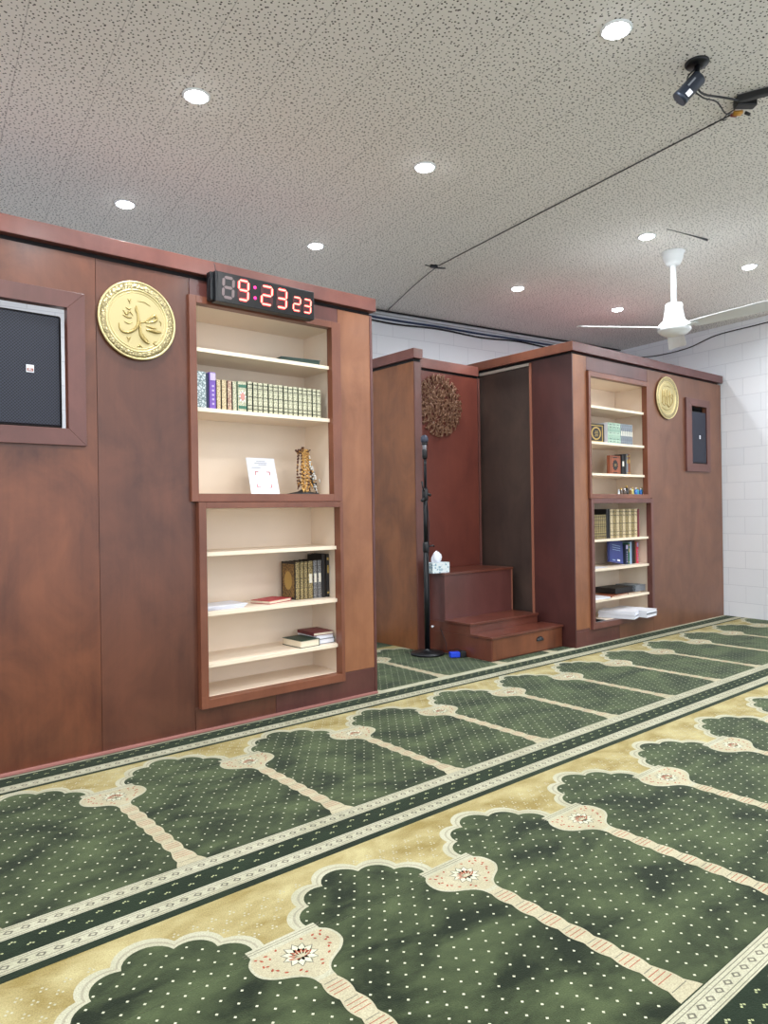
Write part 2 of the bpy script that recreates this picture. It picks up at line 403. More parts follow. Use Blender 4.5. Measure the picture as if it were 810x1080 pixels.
def band(ya, yb, xa, xb, fine=True):
    Z = lambda k: .00012*k
    cb_.poly([(xa, ya, Z(10)), (xa, yb, Z(10)), (xb, yb, Z(10)), (xb, ya, Z(10))], 'pile_cream')
    if not fine: return
    W_ = ya-yb
    for f_ in (.10, .26, .74, .90):
        y = ya-W_*f_; cb_.poly([(xa, y, Z(11)), (xa, y-.0022, Z(11)), (xb, y-.0022, Z(11)), (xb, y, Z(11))], 'pile_grey')
    x = xa; i = 0
    ym = (ya+yb)/2
    while x < xb-.05:
        r_ = W_*.17
        a = [(x+.006, ym, Z(11)), (x+.018, ym+r_, Z(11)), (x+.032, ym+r_*.4, Z(11)), (x+.036, ym, Z(11)), (x+.026, ym-r_, Z(11)), (x+.012, ym-r_*.4, Z(11))]
        cb_.poly(a, 'pile_grey')
        cb_.poly([(x+.021+(p[0]-x-.021)*.5, ym+(p[1]-ym)*.5, Z(12)) for p in a], 'pile_cream')
        x += .046; i += 1
        if x > 5.5: x += .0
def bands(yend, xa, xb, thin=True):
    """white, dark dotted, white, thin dark"""
    Z = lambda k: .00012*k
    cb_.poly([(xa, yend+.002, Z(9)), (xa, yend-.27, Z(9)), (xb, yend-.27, Z(9)), (xb, yend+.002, Z(9))], 'pile_green_dark')
    band(yend, yend-.068, xa, xb); band(yend-.170, yend-.238, xa, xb)
    x = xa; i = 0
    while x < xb:
        y = yend-.100-(i % 2)*.036
        for a in (-1.1, 0, 1.1):
            px_, py_ = x+.008*math.sin(a), y+.008*math.cos(a); t_ = .0042
            cb_.poly([(px_-t_, py_, Z(11)), (px_, py_-t_, Z(11)), (px_+t_, py_, Z(11)), (px_, py_+t_, Z(11))], 'pile_olive')
        x += .040; i += 1
XA, XB = -1.8, 8.6
cb_.poly([(XA, 2.6, 0), (XA, -5.85, 0), (XB, -5.85, 0), (XB, 2.6, 0)], 'pile_green')
KM, KX = -5, 12
row(.035+END, 0, KX)                        # recess row, behind the cabinets
row(-.177, KM, KX, clip_top=-.230)          # first row
row(-1.352-.270, KM, KX)                    # second row
row(-2.802-.270, KM, KX)                    # third row
xs, xe = X0+KM*PX, X0+KX*PX
Zk = lambda k: .00012*k
# border in front of the cabinets
cb_.poly([(xs, .035, Zk(9)), (xs, -.235, Zk(9)), (xe, -.235, Zk(9)), (xe, .035, Zk(9))], 'pile_green_dark')
band(.035, -.030, xs, xe, False); band(-.140, -.212, xs, xe)
x = xs; i = 0
while x < xe:
    y = -.058-(i % 2)*.036
    for a in (-1.1, 0, 1.1):
        px_, py_ = x+.008*math.sin(a), y+.008*math.cos(a); t_ = .0042
        cb_.poly([(px_-t_, py_, Zk(11)), (px_, py_-t_, Zk(11)), (px_+t_, py_, Zk(11)), (px_, py_+t_, Zk(11))], 'pile_olive')
    x += .040; i += 1
bands(-1.352, xs, xe); bands(-2.802, xs, xe)
carpet = cb_.build('prayer_carpet', recalc=False)
bm = bmesh.new(); bm.from_mesh(carpet.data)
for f in bm.faces:
    f.normal_update()
    if f.normal.z < 0: f.normal_flip()
pr = BF(UR-.004, 0); nr = (UX, UY, 0)
bmesh.ops.bisect_plane(bm, geom=bm.verts[:]+bm.edges[:]+bm.faces[:], plane_co=(pr[0], pr[1], 0), plane_no=nr, clear_outer=True)
pb = BF(0, VB-.004)
bmesh.ops.bisect_plane(bm, geom=bm.verts[:]+bm.edges[:]+bm.faces[:], plane_co=(pb[0], pb[1], 0), plane_no=(-UY, UX, 0), clear_outer=True)
bm.to_mesh(carpet.data); bm.free()
tag(carpet, 'green and tan prayer carpet with scalloped niche rows and white dots', 'carpet')

# ------------------------------------------------------------------ partitions and cabinets
ZT, ZF = 2.525, 2.610       # underside and top of cornice
def bx(parent, name, x0, x1, y0, y1, z0, z1, m, bevel=.002, label=None):
    o = MB().box(x0, x1, y0, y1, z0, z1, m).build(name, parent, bevel)
    if label: o['label'] = label
    return o
# left partition
PL = thing('wood_partition', 'long reddish brown wood veneer partition on the left with two built in bookcases', 'partition', (0, 0, 0))
SPX0, SPX1, SPZ0, SPZ1 = .40, 1.048, 1.632, 2.222
bx(PL, 'panel', -1.5, SPX0, 0, .03, 0, 2.50, 'wood_main')
mb = MB().box(SPX0+.001, 1.19, 0, .03, 0, SPZ0, 'wood_main').box(SPX0+.001, 1.19, 0, .03, SPZ1, 2.50, 'wood_main').box(SPX1, 1.19, 0, .03, SPZ0, SPZ1, 'wood_main')
mb.build('panel', PL)
bx(PL, 'panel', 1.192, 1.690, 0, .03, 0, 2.50, 'wood_main_dark')
bx(PL, 'panel', 1.692, 2.694, 0, .03, 2.40, 2.50, 'wood_purple')
bx(PL, 'panel', 1.692, 2.20, 0, .03, 0, .14, 'wood_main_dark')
bx(PL, 'panel', 2.202, 2.955, 0, .03, 0, .175, 'wood_purple')
bx(PL, 'panel', 1.6905, 1.7135, 0.004, .03, .14, 1.27, 'wood_main_dark', .0005)
bx(PL, 'panel', 2.696, 2.955, 0, .03, .177, 2.50, 'wood_tan')
bx(PL, 'corner_post', 2.955, 2.975, -.004, .38, 0, 2.50, 'wood_purple')
bx(PL, 'back_panel', -1.5, SPX0-.02, .36, .38, 0, 2.50, 'wood_dark')
bx(PL, 'back_panel', 1.20, 2.955, .36, .38, 0, 2.50, 'wood_dark')
bx(PL, 'painted_gap_shadow', -1.5, 2.965, .015, .35, 2.50, ZT, 'gap_shadow_black')  # recessed strip, shadow under the cornice painted black
bx(PL, 'cornice', -1.5, 2.99, -.030, .39, ZT, ZF, 'wood_cornice', .003)
bx(PL, 'base_trim', -1.5, 2.965, -.022, 0, 0.006, .018, 'pink_trim', .001, 'thin pink trim along the foot')
# speaker opening frame, mitred
def mitred_frame(parent, x0, x1, z0, z1, wl, wr, wb, wt, y0, y1, m):
    a, b, c_, d = x0-wl, x1+wr, z0-wb, z1+wt
    for pts in ([(a, c_), (b, c_), (x1, z0), (x0, z0)], [(b, c_), (b, d), (x1, z1), (x1, z0)], [(b, d), (a, d), (x0, z1), (x1, z1)], [(a, d), (a, c_), (x0, z0), (x0, z1)]):
        MB().prism_y(pts, y0, y1, m).build('opening_frame', parent, .0015)
mitred_frame(PL, SPX0, SPX1, SPZ0, SPZ1, .084, .084, .082, .082, -.020, 0, 'wood_frame_dark')

# right cabinet
RX0, RX1 = 5.185, 7.925
PR = thing('wood_cabinet', 'tall brown wood veneer cabinet in the right corner with bookcases and small speaker', 'cabinet', (RX0, 0, 0))
def rb(name, x0, x1, *a, **k): return bx(PR, name, x0-RX0, x1-RX0, *a, **k)
RZ = 2.545
rb('panel', RX0+.012, 5.395, 0, .03, .155, RZ, 'wood_tan')
rb('panel', 5.397, 6.40, 0, .03, 2.425, RZ, 'wood_purple')
rb('panel', RX0+.012, 5.86, 0, .03, 0, .134, 'wood_purple')
rb('panel', RX0+.012, 5.394, .001, .03, .1345, .1545, 'wood_purple', .0005)
rb('panel', 5.3955, 5.411, .004, .03, .136, 1.29, 'wood_tan', .0005)
rb('panel', 5.862, 6.4545, 0, .03, 0, .1345, 'wood_brown')
S2X0, S2X1, S2Z0, S2Z1 = 7.235, 7.555, 1.66, 2.265
mb = MB()
for q in ((6.455, S2X0, 0, RZ), (S2X1, RX1, 0, RZ), (S2X0, S2X1, 0, S2Z0), (S2X0, S2X1, S2Z1, RZ)):
    mb.box(q[0]-RX0, q[1]-RX0, 0, .03, q[2], q[3], 'wood_brown')
mb.box(6.402-RX0, 6.455-RX0, 0, .03, 1.30, RZ, 'wood_brown')
mb.build('panel', PR)
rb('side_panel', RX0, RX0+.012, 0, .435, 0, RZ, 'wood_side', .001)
rb('edge_strip', RX0-.012, RX0+.004, .435, .455, 0, RZ-.01, 'strip_light', .001)
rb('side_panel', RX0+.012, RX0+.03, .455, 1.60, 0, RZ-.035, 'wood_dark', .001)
rb('metal_track', RX0+.006, RX0+.03, .455, 1.08, RZ-.030, RZ-.004, 'wood_track', .001)
rb('cornice', RX0-.022, RX1+.0, -.028, 1.50, RZ+.018, RZ+.098, 'wood_cornice_dark', .003)
rb('cornice_return', RX0-.028, RX0-.022, -.028, 1.50, RZ+.018, RZ+.098, 'wood_frame', .001)
rb('painted_gap_shadow', RX0+.015, RX1-.05, .012, 1.45, RZ, RZ+.018, 'gap_shadow_black')
rb('back_panel', 5.25, RX1-.2, .50, .52, 0, RZ, 'wood_dark')
mitred_frame(PR, S2X0-RX0, S2X1-RX0, S2Z0, S2Z1, .115, .075, .085, .075, -.022, 0, 'wood_frame_dark')

# recess: stub wall and back panel
ST = thing('wood_wing_wall', 'narrow golden brown wood wing wall left of the microphone stand', 'partition', (4.15, .88, 0))
bx(ST, 'side_panel', 0, .012, .012, .85, 0, 2.50, 'wood_stub')
bx(ST, 'end_panel', 0.004, .085, 0, .012, 0, 2.50, 'wood_frame_dark')
bx(ST, 'core', .012, .080, .012, .20, 0, 2.50, 'wood_dark')
bx(ST, 'painted_gap_shadow', .006, .08, .006, .84, 2.50, ZT, 'gap_shadow_black')
bx(ST, 'cornice', -.022, .085, -.022, .85, ZT, ZF, 'wood_cornice', .003)
BP = thing('recess_back_panel', 'red brown wood panel behind the steps carrying round calligraphy', 'panel', (4.24, 1.075, 0))
bx(BP, 'panel', 0, .915, 0, .02, 0, 2.485, 'wood_red')
bx(BP, 'edge_strip', .915, .940, -.010, .02, 0, 2.485, 'wood_frame_dark')
bx(BP, 'painted_gap_shadow', 0, .93, .01, .03, 2.485, 2.505, 'gap_shadow_black')
bx(BP, 'cornice', -.004, .915, -.02, .06, 2.505, 2.595, 'wood_cornice')

# ------------------------------------------------------------------ bookcases
def bookcase(label, x0, z0, x1, z1, fl, fr, fb, ft, ys, shelves, depth, fm, over=.03, bottom_z=None):
    """x0..x1, z0..z1: visible opening; frame widths; shelves: list of top heights"""
    t = thing('bookcase', label, 'bookcase', (x0, 0, z0-fb))
    zo = z0-fb
    B = lambda name, a, b, c_, d, e, f_, m_, bev=.0015: MB().box(a-x0, b-x0, c_, d, e-zo, f_-zo, m_).build(name, t, bev)
    xa, xb_ = x0-.004, x1+over
    # face frame: stiles and rails
    B('stile', x0-fl, x0, ys, .032, z0-fb, z1+ft, fm); B('stile', x1, x1+fr, ys, .032, z0-fb, z1+ft, fm)
    B('rail', x0, x1, ys, .032, z0-fb, z0, fm); B('rail', x0, x1, ys, .032, z1, z1+ft, fm)
    B('side_board', xa-.016, xa, .033, depth+.01, z0-.018, z1+.018, 'maple'); B('side_board', xb_, xb_+.016, .033, depth+.01, z0-.018, z1+.018, 'maple')
    B('back_board', xa, xb_, depth, depth+.01, z0-.018, z1+.018, 'maple')
    B('top_board', xa, xb_, .033, depth, z1, z1+.018, 'maple'); B('bottom_board', xa, xb_, .033, depth, z0-.018, z0, 'maple')
    for zz in shelves:
        MB().box(xa-x0, xb_-x0, .018, depth, zz-.022-zo, zz-zo, 'maple').box(xa-x0+.004, x1-x0, .012, .018, zz-.022-zo, zz-zo, 'maple_edge').build('shelf', t, .001)
    return t
bookcase('upper built in bookcase of the left partition, under the digital clock', 1.722, 1.318, 2.632, 2.366, .042, .068, .045, .040, -.022, [2.130, 1.797], .34, 'wood_frame')
bookcase('lower built in bookcase of the left partition, near the carpet', 1.758, .182, 2.668, 1.236, .044, .024, .048, .034, -.034, [.990, .655, .368], .34, 'wood_frame')
bookcase('upper built in bookcase of the right cabinet, left of the gold plate', 5.428, 1.332, 6.352, 2.372, .030, .050, .040, .045, -.022, [2.125, 1.803, 1.520], .36, 'wood_frame', .06)
bookcase('lower built in bookcase of the right cabinet, holding white booklets at the bottom', 5.452, .186, 6.405, 1.250, .040, .044, .050, .040, -.022, [.925, .662, .385], .36, 'wood_frame_dark', .03)

# ------------------------------------------------------------------ books
def cover_mat(name, base, accent, rough=.5, scale=90, mode='spine', metal=0., bands_z=None):
    """leather or cloth with a tooled pattern"""
    mt, nt, b = new_mat(name)
    tc = N(nt, 'ShaderNodeTexCoord')
    v = N(nt, 'ShaderNodeTexVoronoi', feature='DISTANCE_TO_EDGE'); v.inputs['Scale'].default_value = scale
    nt.links.new(tc.outputs['Object'], v.inputs['Vector'])
    mr = N(nt, 'ShaderNodeMapRange'); mr.inputs[1].default_value = .02; mr.inputs[2].default_value = .22; mr.inputs[3].default_value = 1; mr.inputs[4].default_value = 0
    nt.links.new(v.outputs[0], mr.inputs[0])
    mx = N(nt, 'ShaderNodeMix', data_type='RGBA'); mx.inputs[6].default_value = s2l(base)+(1,); mx.inputs[7].default_value = s2l(accent)+(1,)
    nt.links.new(mr.outputs[0], mx.inputs[0]); nt.links.new(mx.outputs[2], b.inputs['Base Color'])
    b.inputs['Roughness'].default_value = rough; b.inputs['Metallic'].default_value = metal
cover_mat('bind_greengold', (218, 214, 184), (146, 148, 122), scale=110)
cover_mat('bind_goldblack', (180, 160, 108), (66, 56, 40), scale=110)
cover_mat('bind_cream', (222, 208, 168), (160, 134, 100), scale=110)
cover_mat('bind_pink', (206, 186, 156), (150, 110, 96), scale=60)
cover_mat('bind_silver', (200, 210, 212), (96, 116, 118), scale=60)
cover_mat('bind_mint', (196, 214, 196), (120, 160, 140), scale=70)
cover_mat('bind_steel', (150, 160, 168), (90, 96, 104), scale=70)
cover_mat('bind_ornate_gold', (84, 62, 34), (150, 120, 66), scale=60)
cover_mat('bind_blackwhite', (50, 50, 54), (150, 150, 150), scale=120)
for nm, c_ in dict(c_black=(26, 24, 26), c_navy=(34, 46, 74), c_purple=(116, 84, 170), c_lilac=(190, 176, 214), c_maroon=(110, 40, 48), c_red=(178, 58, 66), c_teal=(52, 84, 84), c_blue=(54, 66, 130), c_green=(60, 110, 90), c_bluebright=(60, 96, 170), c_cream=(226, 216, 190), c_grey=(120, 124, 130), c_brown=(120, 72, 46), c_rust=(150, 84, 58), c_label=(226, 222, 206), c_gold=(186, 156, 84), c_pinkred=(220, 70, 96), c_white=(228, 230, 238), c_rosette=(200, 140, 130), c_dkgreen=(40, 62, 50), c_lightblue=(150, 176, 206)).items():
    simple(nm, c_, .5)
def standing_book(label, x0, x1, yf, zb, h, d=.15, cover='c_black', spine=None, deco=None, group=None, cat='book', rot=0., tilt=0.):
    """spine towards the room; boards, rounded spine, page block"""
    t = thing('book', label, cat, ((x0+x1)/2, yf, zb), rot, group)
    w_ = (x1-x0)-.0012; hw = w_/2
    bt = min(.0028, w_*.16)
    sp = spine or cover
    MB().box(-hw, -hw+bt, .004, d, 0, h, cover).box(hw-bt, hw, .004, d, 0, h, cover).build('cover', t)
    prof = [(-hw, .006), (-hw*.92, .0015), (-hw*.5, -.001), (0, -.002), (hw*.5, -.001), (hw*.92, .0015), (hw, .006)]
    P = prof+[(hw-bt, .009), (-hw+bt, .009)]
    mb = MB().prism(P, 0, h, sp)
    if deco == 'label':
        mb.prism([(x*.86, y-.0006) for x, y in prof]+[(hw*.8, .004), (-hw*.8, .004)], h*.42, h*.66, 'c_label')
    elif deco == 'bars':
        for f_ in (.1, .22, .5, .78, .9):
            mb.prism([(x*.98, y-.0008) for x, y in prof]+[(hw*.9, .004), (-hw*.9, .004)], h*f_, h*f_+.004, 'c_black')
    elif deco == 'rosette':
        for k in range(8):
            a = 2*PI*k/8
            mb.prism_y([(math.cos(a-.38)*.010, h*.5+math.sin(a-.38)*.02), (math.cos(a)*.026, h*.5+math.sin(a)*.045), (math.cos(a+.38)*.010, h*.5+math.sin(a+.38)*.02), (0, h*.5)], -.0034, 0, 'c_white')
        mb.prism_y([(math.cos(2*PI*k/12)*.014, h*.5+math.sin(2*PI*k/12)*.024) for k in range(12)], -.0042, 0, 'c_rosette')
        mb.box(-hw*.9, hw*.9, -.0026, 0, h*.80, h*.9, 'c_green').box(-hw*.9, hw*.9, -.0026, 0, h*.1, h*.2, 'c_green')
    elif deco == 'title':
        mb.box(-hw*.8, hw*.8, -.0026, 0, h*.78, h*.98, 'c_lilac')
        for k in range(5): mb.box(-hw*.3, hw*.3, -.0030, 0, h*(.12+.12*k), h*(.17+.12*k), 'c_lilac')
    elif deco == 'gold':
        mb.box(-hw*.7, hw*.7, -.0026, 0, h*.86, h*.92, 'c_gold').box(-hw*.7, hw*.7, -.0026, 0, h*.08, h*.12, 'c_gold').box(-hw*.5, hw*.5, -.0026, 0, h*.56, h*.74, 'c_gold')
    mb.build('spine', t)
    MB().box(-hw+bt, hw-bt, .009, d-.004, .003, h-.003, 'cream_paper').build('pages', t)
    if tilt: t.rotation_euler = (0, tilt, rot)
    return t
def flat_book(label, c, size, rotz, cover, thick, group=None, pages='cream_paper', name='book', cat='book', topm=None, soft=False):
    t = thing(name, label, cat, c, rotz, group)
    a, b = size[0]/2, size[1]/2; k = .0015 if soft else .003
    MB().box(-a, a, -b, b, 0, k, cover).box(-a, a, -b, b, thick-k, thick, topm or cover).box(-a, -a+k, -b, b, 0, thick, cover).build('cover', t)
    MB().box(-a+k, a-.004, -b+.004, b-.004, k, thick-k, pages).build('pages', t)
    return t
# left bookcase, second shelf
zb = 1.797
standing_book('silver grey ornate thick volume at the left end of the clock bookcase row', 1.745, 1.803, .035, zb, .205, cover='c_grey', spine='bind_silver')
standing_book('narrow dark navy book between silver volume and purple book', 1.804, 1.820, .04, zb, .200, cover='c_navy')
standing_book('purple book with pale lilac title block in the clock bookcase', 1.821, 1.862, .035, zb, .208, cover='c_purple', deco='title')
G1 = 'green and gold bound volumes in the clock bookcase'
x = 1.868
seq = [('cream', .026, 'bind_cream', .172), ('cream', .030, 'bind_cream', .174), ('pink', .027, 'bind_pink', .172), ('cream', .026, 'bind_greengold', .172), ('rosette', .058, 'bind_greengold', .176)]
lab = ['thin cream spined volume with dark cover just right of purple book', 'wide cream spined volume, second right of the purple book', 'faded pink cream spined volume in the clock bookcase', 'pale green cream spined volume left of the flower medallion volume', 'thick volume with white and pink flower medallion on its spine']
for (k, w_, sp, h), lb in zip(seq, lab):
    standing_book(lb, x, x+w_, .04, zb, h, cover='c_black' if k != 'rosette' else 'c_green', spine=sp, deco='rosette' if k == 'rosette' else None); x += w_+.006
n = 15; st = (2.590-x)/n
for i in range(n):
    wob = .003*(i % 3 == 1)
    standing_book('pale green and gold patterned volume, %s right of the flower medallion volume' % ORD[i], x+.002+wob, x+st-.002, .042, zb, .182-.001*(i % 3), cover='c_dkgreen', spine='bind_greengold', deco='bars', group=G1); x += st
flat_book('dark teal folder lying flat on the topmost shelf of the clock bookcase', (2.46, .150, 2.131), (.27, .20), -.12, 'c_teal', .032, pages='c_dkgreen', name='folder', cat='folder')
# lower left bookcase
zb = .655; x = 2.435
labs = ['black volume showing its ornate gold cover, leftmost of the dark row', 'black and gold volume, second from left in the dark row', 'black and gold volume, third from left in the dark row', 'black volume with white label, fourth from left in the dark row', 'silver patterned black volume with white label, fifth in the dark row', 'silver patterned black volume with white label, sixth in the dark row', 'tall plain black volume near right end of the dark row', 'tall black volume with gold edge at right end of the dark row']
dat = [(.034, .238, 'bind_goldblack', None), (.030, .238, 'bind_goldblack', None), (.030, .238, 'bind_goldblack', None), (.040, .240, 'bind_goldblack', 'label'), (.034, .242, 'bind_blackwhite', 'label'), (.034, .242, 'bind_blackwhite', 'label'), (.034, .275, 'c_black', None), (.026, .278, 'c_black', 'gold')]
for (w_, h, sp, dc), lb in zip(dat, labs):
    t = standing_book(lb, x, x+w_-.003, .13, zb, h, d=.17, cover='c_black', spine=sp, deco=dc, group='dark volumes in the lower left bookcase')
    if 'leftmost' in lb:
        hw = (w_-.003-.0012)/2
        p = MB().box(-hw-.0012, -hw+.0003, .018, .158, .014, h-.014, 'bind_ornate_gold')
        p.add([(-hw-.0020, .088+.045*math.cos(2*PI*k/16), h/2+.06*math.sin(2*PI*k/16)) for k in range(16)], [tuple(range(16))], 'c_gold')
        o = p.build('cover_ornament', t, recalc=False); o['label'] = 'gold tooled panel on the front cover'
    x += w_
flat_book('red covered book lying flat on the shelf left of the dark row', (2.28, .17, .656), (.21, .15), .35+PI, 'c_red', .020)
for i in range(3):
    t = flat_book(['white booklet at bottom of the small pile on the lower left shelf', 'white booklet in middle of the small pile on the lower left shelf', 'white booklet on top of the small pile on the lower left shelf'][i], (1.905+.01*i, .16, .656+.0075*i), (.27, .19), .06*i-.05, 'c_white', .0065, 'white booklets on the lower left shelf', 'white_paper', name='booklet', cat='booklet', soft=True)
flat_book('cream paged paperback with dark green cover lying on the second lowest shelf', (2.47, .135, .369), (.145, .20), .05+PI, 'c_dkgreen', .045)
flat_book('pale grey thick book under a maroon book on the second lowest shelf', (2.61, .17, .369), (.14, .21), PI, 'c_grey', .032, pages='white_paper')
flat_book('white paged book in the middle of the three book pile', (2.605, .17, .402), (.135, .205), .04, 'c_white', .022, pages='white_paper')
flat_book('maroon covered book on top of the pile at the shelf corner', (2.60, .165, .425), (.15, .20), -.04, 'c_maroon', .020)
# right bookcase, second shelf
def cover_book(label, x0, x1, yf, zb, h, rot, cover, panel, motif, thick=.03):
    """front board facing the room"""
    t = thing('book', label, 'book', ((x0+x1)/2, yf, zb), rot)
    a = (x1-x0)/2
    mb = MB().box(-a, a, 0, .003, 0, h, cover).box(-a, a, thick-.003, thick, 0, h, cover).box(-a, -a+.003, 0, thick, 0, h, cover)
    mb.box(-a*.84, a*.84, -.0012, 0, h*.07, h*.93, panel); mb.box(-a*.72, a*.72, -.0016, 0, h*.12, h*.88, cover)
    mb.build('cover', t)
    mb = MB()
    if motif == 'oval':
        mb.prism_y([(a*.58*math.cos(2*PI*k/24), h/2+h*.34*math.sin(2*PI*k/24)) for k in range(24)], -.003, 0, 'c_gold')
        mb.prism_y([(a*.44*math.cos(2*PI*k/24), h/2+h*.26*math.sin(2*PI*k/24)) for k in range(24)], -.004, 0, 'c_black')
        for k in range(4): mb.prism_y([(-a*.2+.02*(k % 2), h*(.34+.08*k)), (a*.25, h*(.36+.08*k)), (a*.2, h*(.385+.08*k)), (-a*.25, h*(.365+.08*k))], -.005, 0, 'c_gold')
    elif motif == 'star':
        P = []
        for k in range(24):
            r_ = a*.56 if k % 2 else a*.42
            P.append((r_*math.cos(2*PI*k/24), h*.5+r_*math.sin(2*PI*k/24)*1.1))
        mb.prism_y(P, -.003, 0, 'c_black')
        for k in range(3): mb.prism_y([(-a*.2, h*(.44+.05*k)), (a*.22, h*(.45+.05*k)), (a*.2, h*(.465+.05*k)), (-a*.22, h*(.455+.05*k))], -.004, 0, 'c_gold')
        for zz in (.09, .87): mb.box(-a*.35, a*.35, -.0025, 0, h*zz, h*zz+.008, 'c_black')
    elif motif == 'text':
        for k in range(3): mb.box(-a*.6, a*.6, -.0022, 0, h*(.55+.1*k), h*(.575+.1*k), 'c_lightblue')
        mb.box(a*.1, a*.5, -.0022, 0, h*.08, h*.16, 'c_white').box(-a*.6, -a*.2, -.0022, 0, h*.08, h*.12, 'c_lightblue')
    mb.build('cover_ornament', t)
    MB().box(-a+.003, a-.003, .003, thick-.003, .003, h-.003, 'cream_paper').build('pages', t)
    return t
zb = 1.803
cover_book('black and gold framed book facing out on the right cabinet second shelf', 5.560, 5.800, .10, zb, .178, -.06, 'c_black', 'c_gold', 'oval')
x = 5.812
for i in range(7):
    standing_book('pale mint spined volume, %s from the framed cover book' % ORD[i], x, x+.029, .06, zb, .196, cover='c_white', spine='bind_mint', group='mint volumes on the right cabinet second shelf', deco='bars' if i % 2 else None); x += .0305
for i in range(6):
    standing_book('grey cream volume with broad white label, %s in its set' % ORD[i], x, x+.033, .06, zb, .196, cover='c_grey', spine='bind_steel', deco='label', group='white labelled volumes on the right cabinet second shelf'); x += .0345
zb = 1.520
cover_book('rust brown book with black star medallion facing out on the third shelf', 5.895, 6.075, .10, zb, .180, 0, 'c_rust', 'c_brown', 'star')
for i, (lb, c_, h, dc, w_) in enumerate([('dark book with white lettered spine right of the rust brown book', 'c_black', .195, 'label', .045), ('plain black book in the third shelf group', 'c_black', .200, None, .03), ('grey spined book in the third shelf group', 'c_grey', .200, 'gold', .03), ('brown spined book at right end of the third shelf group', 'c_brown', .205, 'gold', .035)]):
    x0 = 6.085+[0, .047, .079, .111][i]
    standing_book(lb, x0, x0+w_, .09, zb, h, cover=c_, deco=dc)
# perfume bottles
simple('b_amber', (130, 100, 50), .15, coat=.5); simple('b_black', (24, 24, 30), .2, coat=.5); simple('b_blue', (40, 110, 190), .15, coat=.5); simple('b_teal', (60, 160, 170), .15, coat=.5); simple('b_clear', (200, 210, 215), .1, coat=.5); simple('b_yellow', (200, 196, 110), .15, coat=.5); simple('b_brown', (84, 70, 60), .2, coat=.5)
bl = [('thin clear', 'b_clear', 5.93, .05, .010), ('brown', 'b_brown', 5.985, .062, .018), ('squat dark brown', 'b_brown', 6.03, .056, .018), ('tall black', 'b_black', 6.08, .085, .019), ('amber', 'b_amber', 6.135, .058, .015), ('yellow', 'b_yellow', 6.175, .072, .015), ('bright blue', 'b_blue', 6.225, .066, .016), ('teal', 'b_teal', 6.27, .070, .016), ('deep blue', 'b_blue', 6.312, .062, .014), ('pale teal', 'b_teal', 6.345, .074, .011)]
for i, (nm, c_, x, h, r_) in enumerate(bl):
    t = thing('perfume_bottle', '%s small bottle standing on the upper right bookcase floor' % nm if nm not in () else '', 'bottle', (x+.045, .06+.01*(i % 2), 1.332), 0, 'small bottles in the right bookcase')
    MB().lathe([(r_*.9, 0), (r_, .004), (r_, h*.58), (r_*.8, h*.66), (r_*.4, h*.72), (r_*.4, h*.76)], (0, 0, 0), c_, 14).build('bottle_body', t)
    MB().lathe([(r_*.55, h*.76), (r_*.55, h*.98), (r_*.45, h)], (0, 0, 0), 'c_gold' if i % 2 else 'c_white', 14).build('bottle_cap', t)
# right lower bookcase
zb = .925; x = 5.475
for i in range(9):
    standing_book('short gold and black volume, %s from left on the top lower shelf' % ORD[i], x, x+.029, .05, zb, .222, cover='c_black', spine='bind_goldblack', deco='bars', group='short gold volumes in the lower right bookcase'); x += .0305
for i in range(2):
    standing_book(['tall plain black volume behind the short gold set', 'tall black volume beside the gold striped set'][i], x+.002, x+.030, .05, zb, .272, cover='c_black'); x += .032
for i in range(9):
    standing_book('tall gold striped volume, %s from left in the lower right bookcase' % ORD[i], x, x+.049, .05, zb, .270, cover='c_dkgreen', spine='bind_goldblack' if i % 2 else 'bind_cream', deco='bars', group='tall gold striped volumes in the lower right bookcase'); x += .0515
standing_book('maroon volume at the right end of the gold striped set', x+.004, x+.034, .05, zb, .268, cover='c_maroon')
zb = .662
t = cover_book('large blue book leaning back with its cover facing the room', 5.885, 6.115, .10, zb, .215, .0, 'c_blue', 'c_blue', 'text', .025); t.rotation_euler = (-.12, .16, 0); t.location.z += .026; t.location.y += .01
for i, (lb, c_, w_, h, dc) in enumerate([('navy lettered book just right of the leaning blue book', 'c_navy', .040, .19, 'title'), ('green spined book in the mixed group', 'c_green', .030, .205, 'gold'), ('light blue spined book in the mixed group', 'c_lightblue', .032, .215, None), ('thick black book in the mixed group', 'c_black', .055, .225, None), ('brown black book left of the pink red one', 'c_brown', .020, .215, None), ('pink red book with white title in the mixed group', 'c_pinkred', .038, .205, 'title')]):
    x0 = 6.160+[0, .043, .076, .111, .168, .191][i]
    standing_book(lb, x0, x0+w_, .11, zb, h, cover=c_, deco=dc)
flat_book('white leaflet lying at the left end of the mixed book shelf', (5.62, .14, .663), (.26, .2), .1, 'c_white', .004, name='leaflet', cat='leaflet', pages='white_paper', soft=True)
flat_book('white leaflet lying at the left of the dark binders shelf', (5.60, .11, .386), (.27, .19), -.12, 'c_white', .014, name='leaflet', cat='leaflet', pages='white_paper', soft=True)
flat_book('brown booklet spread beneath the black binder', (5.93, .15, .386), (.34, .22), .12, 'c_rust', .010, name='booklet', cat='booklet', soft=True)
flat_book('brown booklet overlapping beneath the grey binder', (6.22, .15, .386), (.22, .2), -.05, 'c_brown', .012, name='booklet', cat='booklet', soft=True)
flat_book('black binder lying flat above the brown booklets', (6.06, .18, .400), (.30, .22), .0, 'c_black', .052, pages='c_black', name='binder', cat='binder')
flat_book('grey patterned binder lying flat right of the black binder', (6.315, .16, .400), (.18, .22), .0, 'bind_steel', .058, pages='c_grey', name='binder', cat='binder')
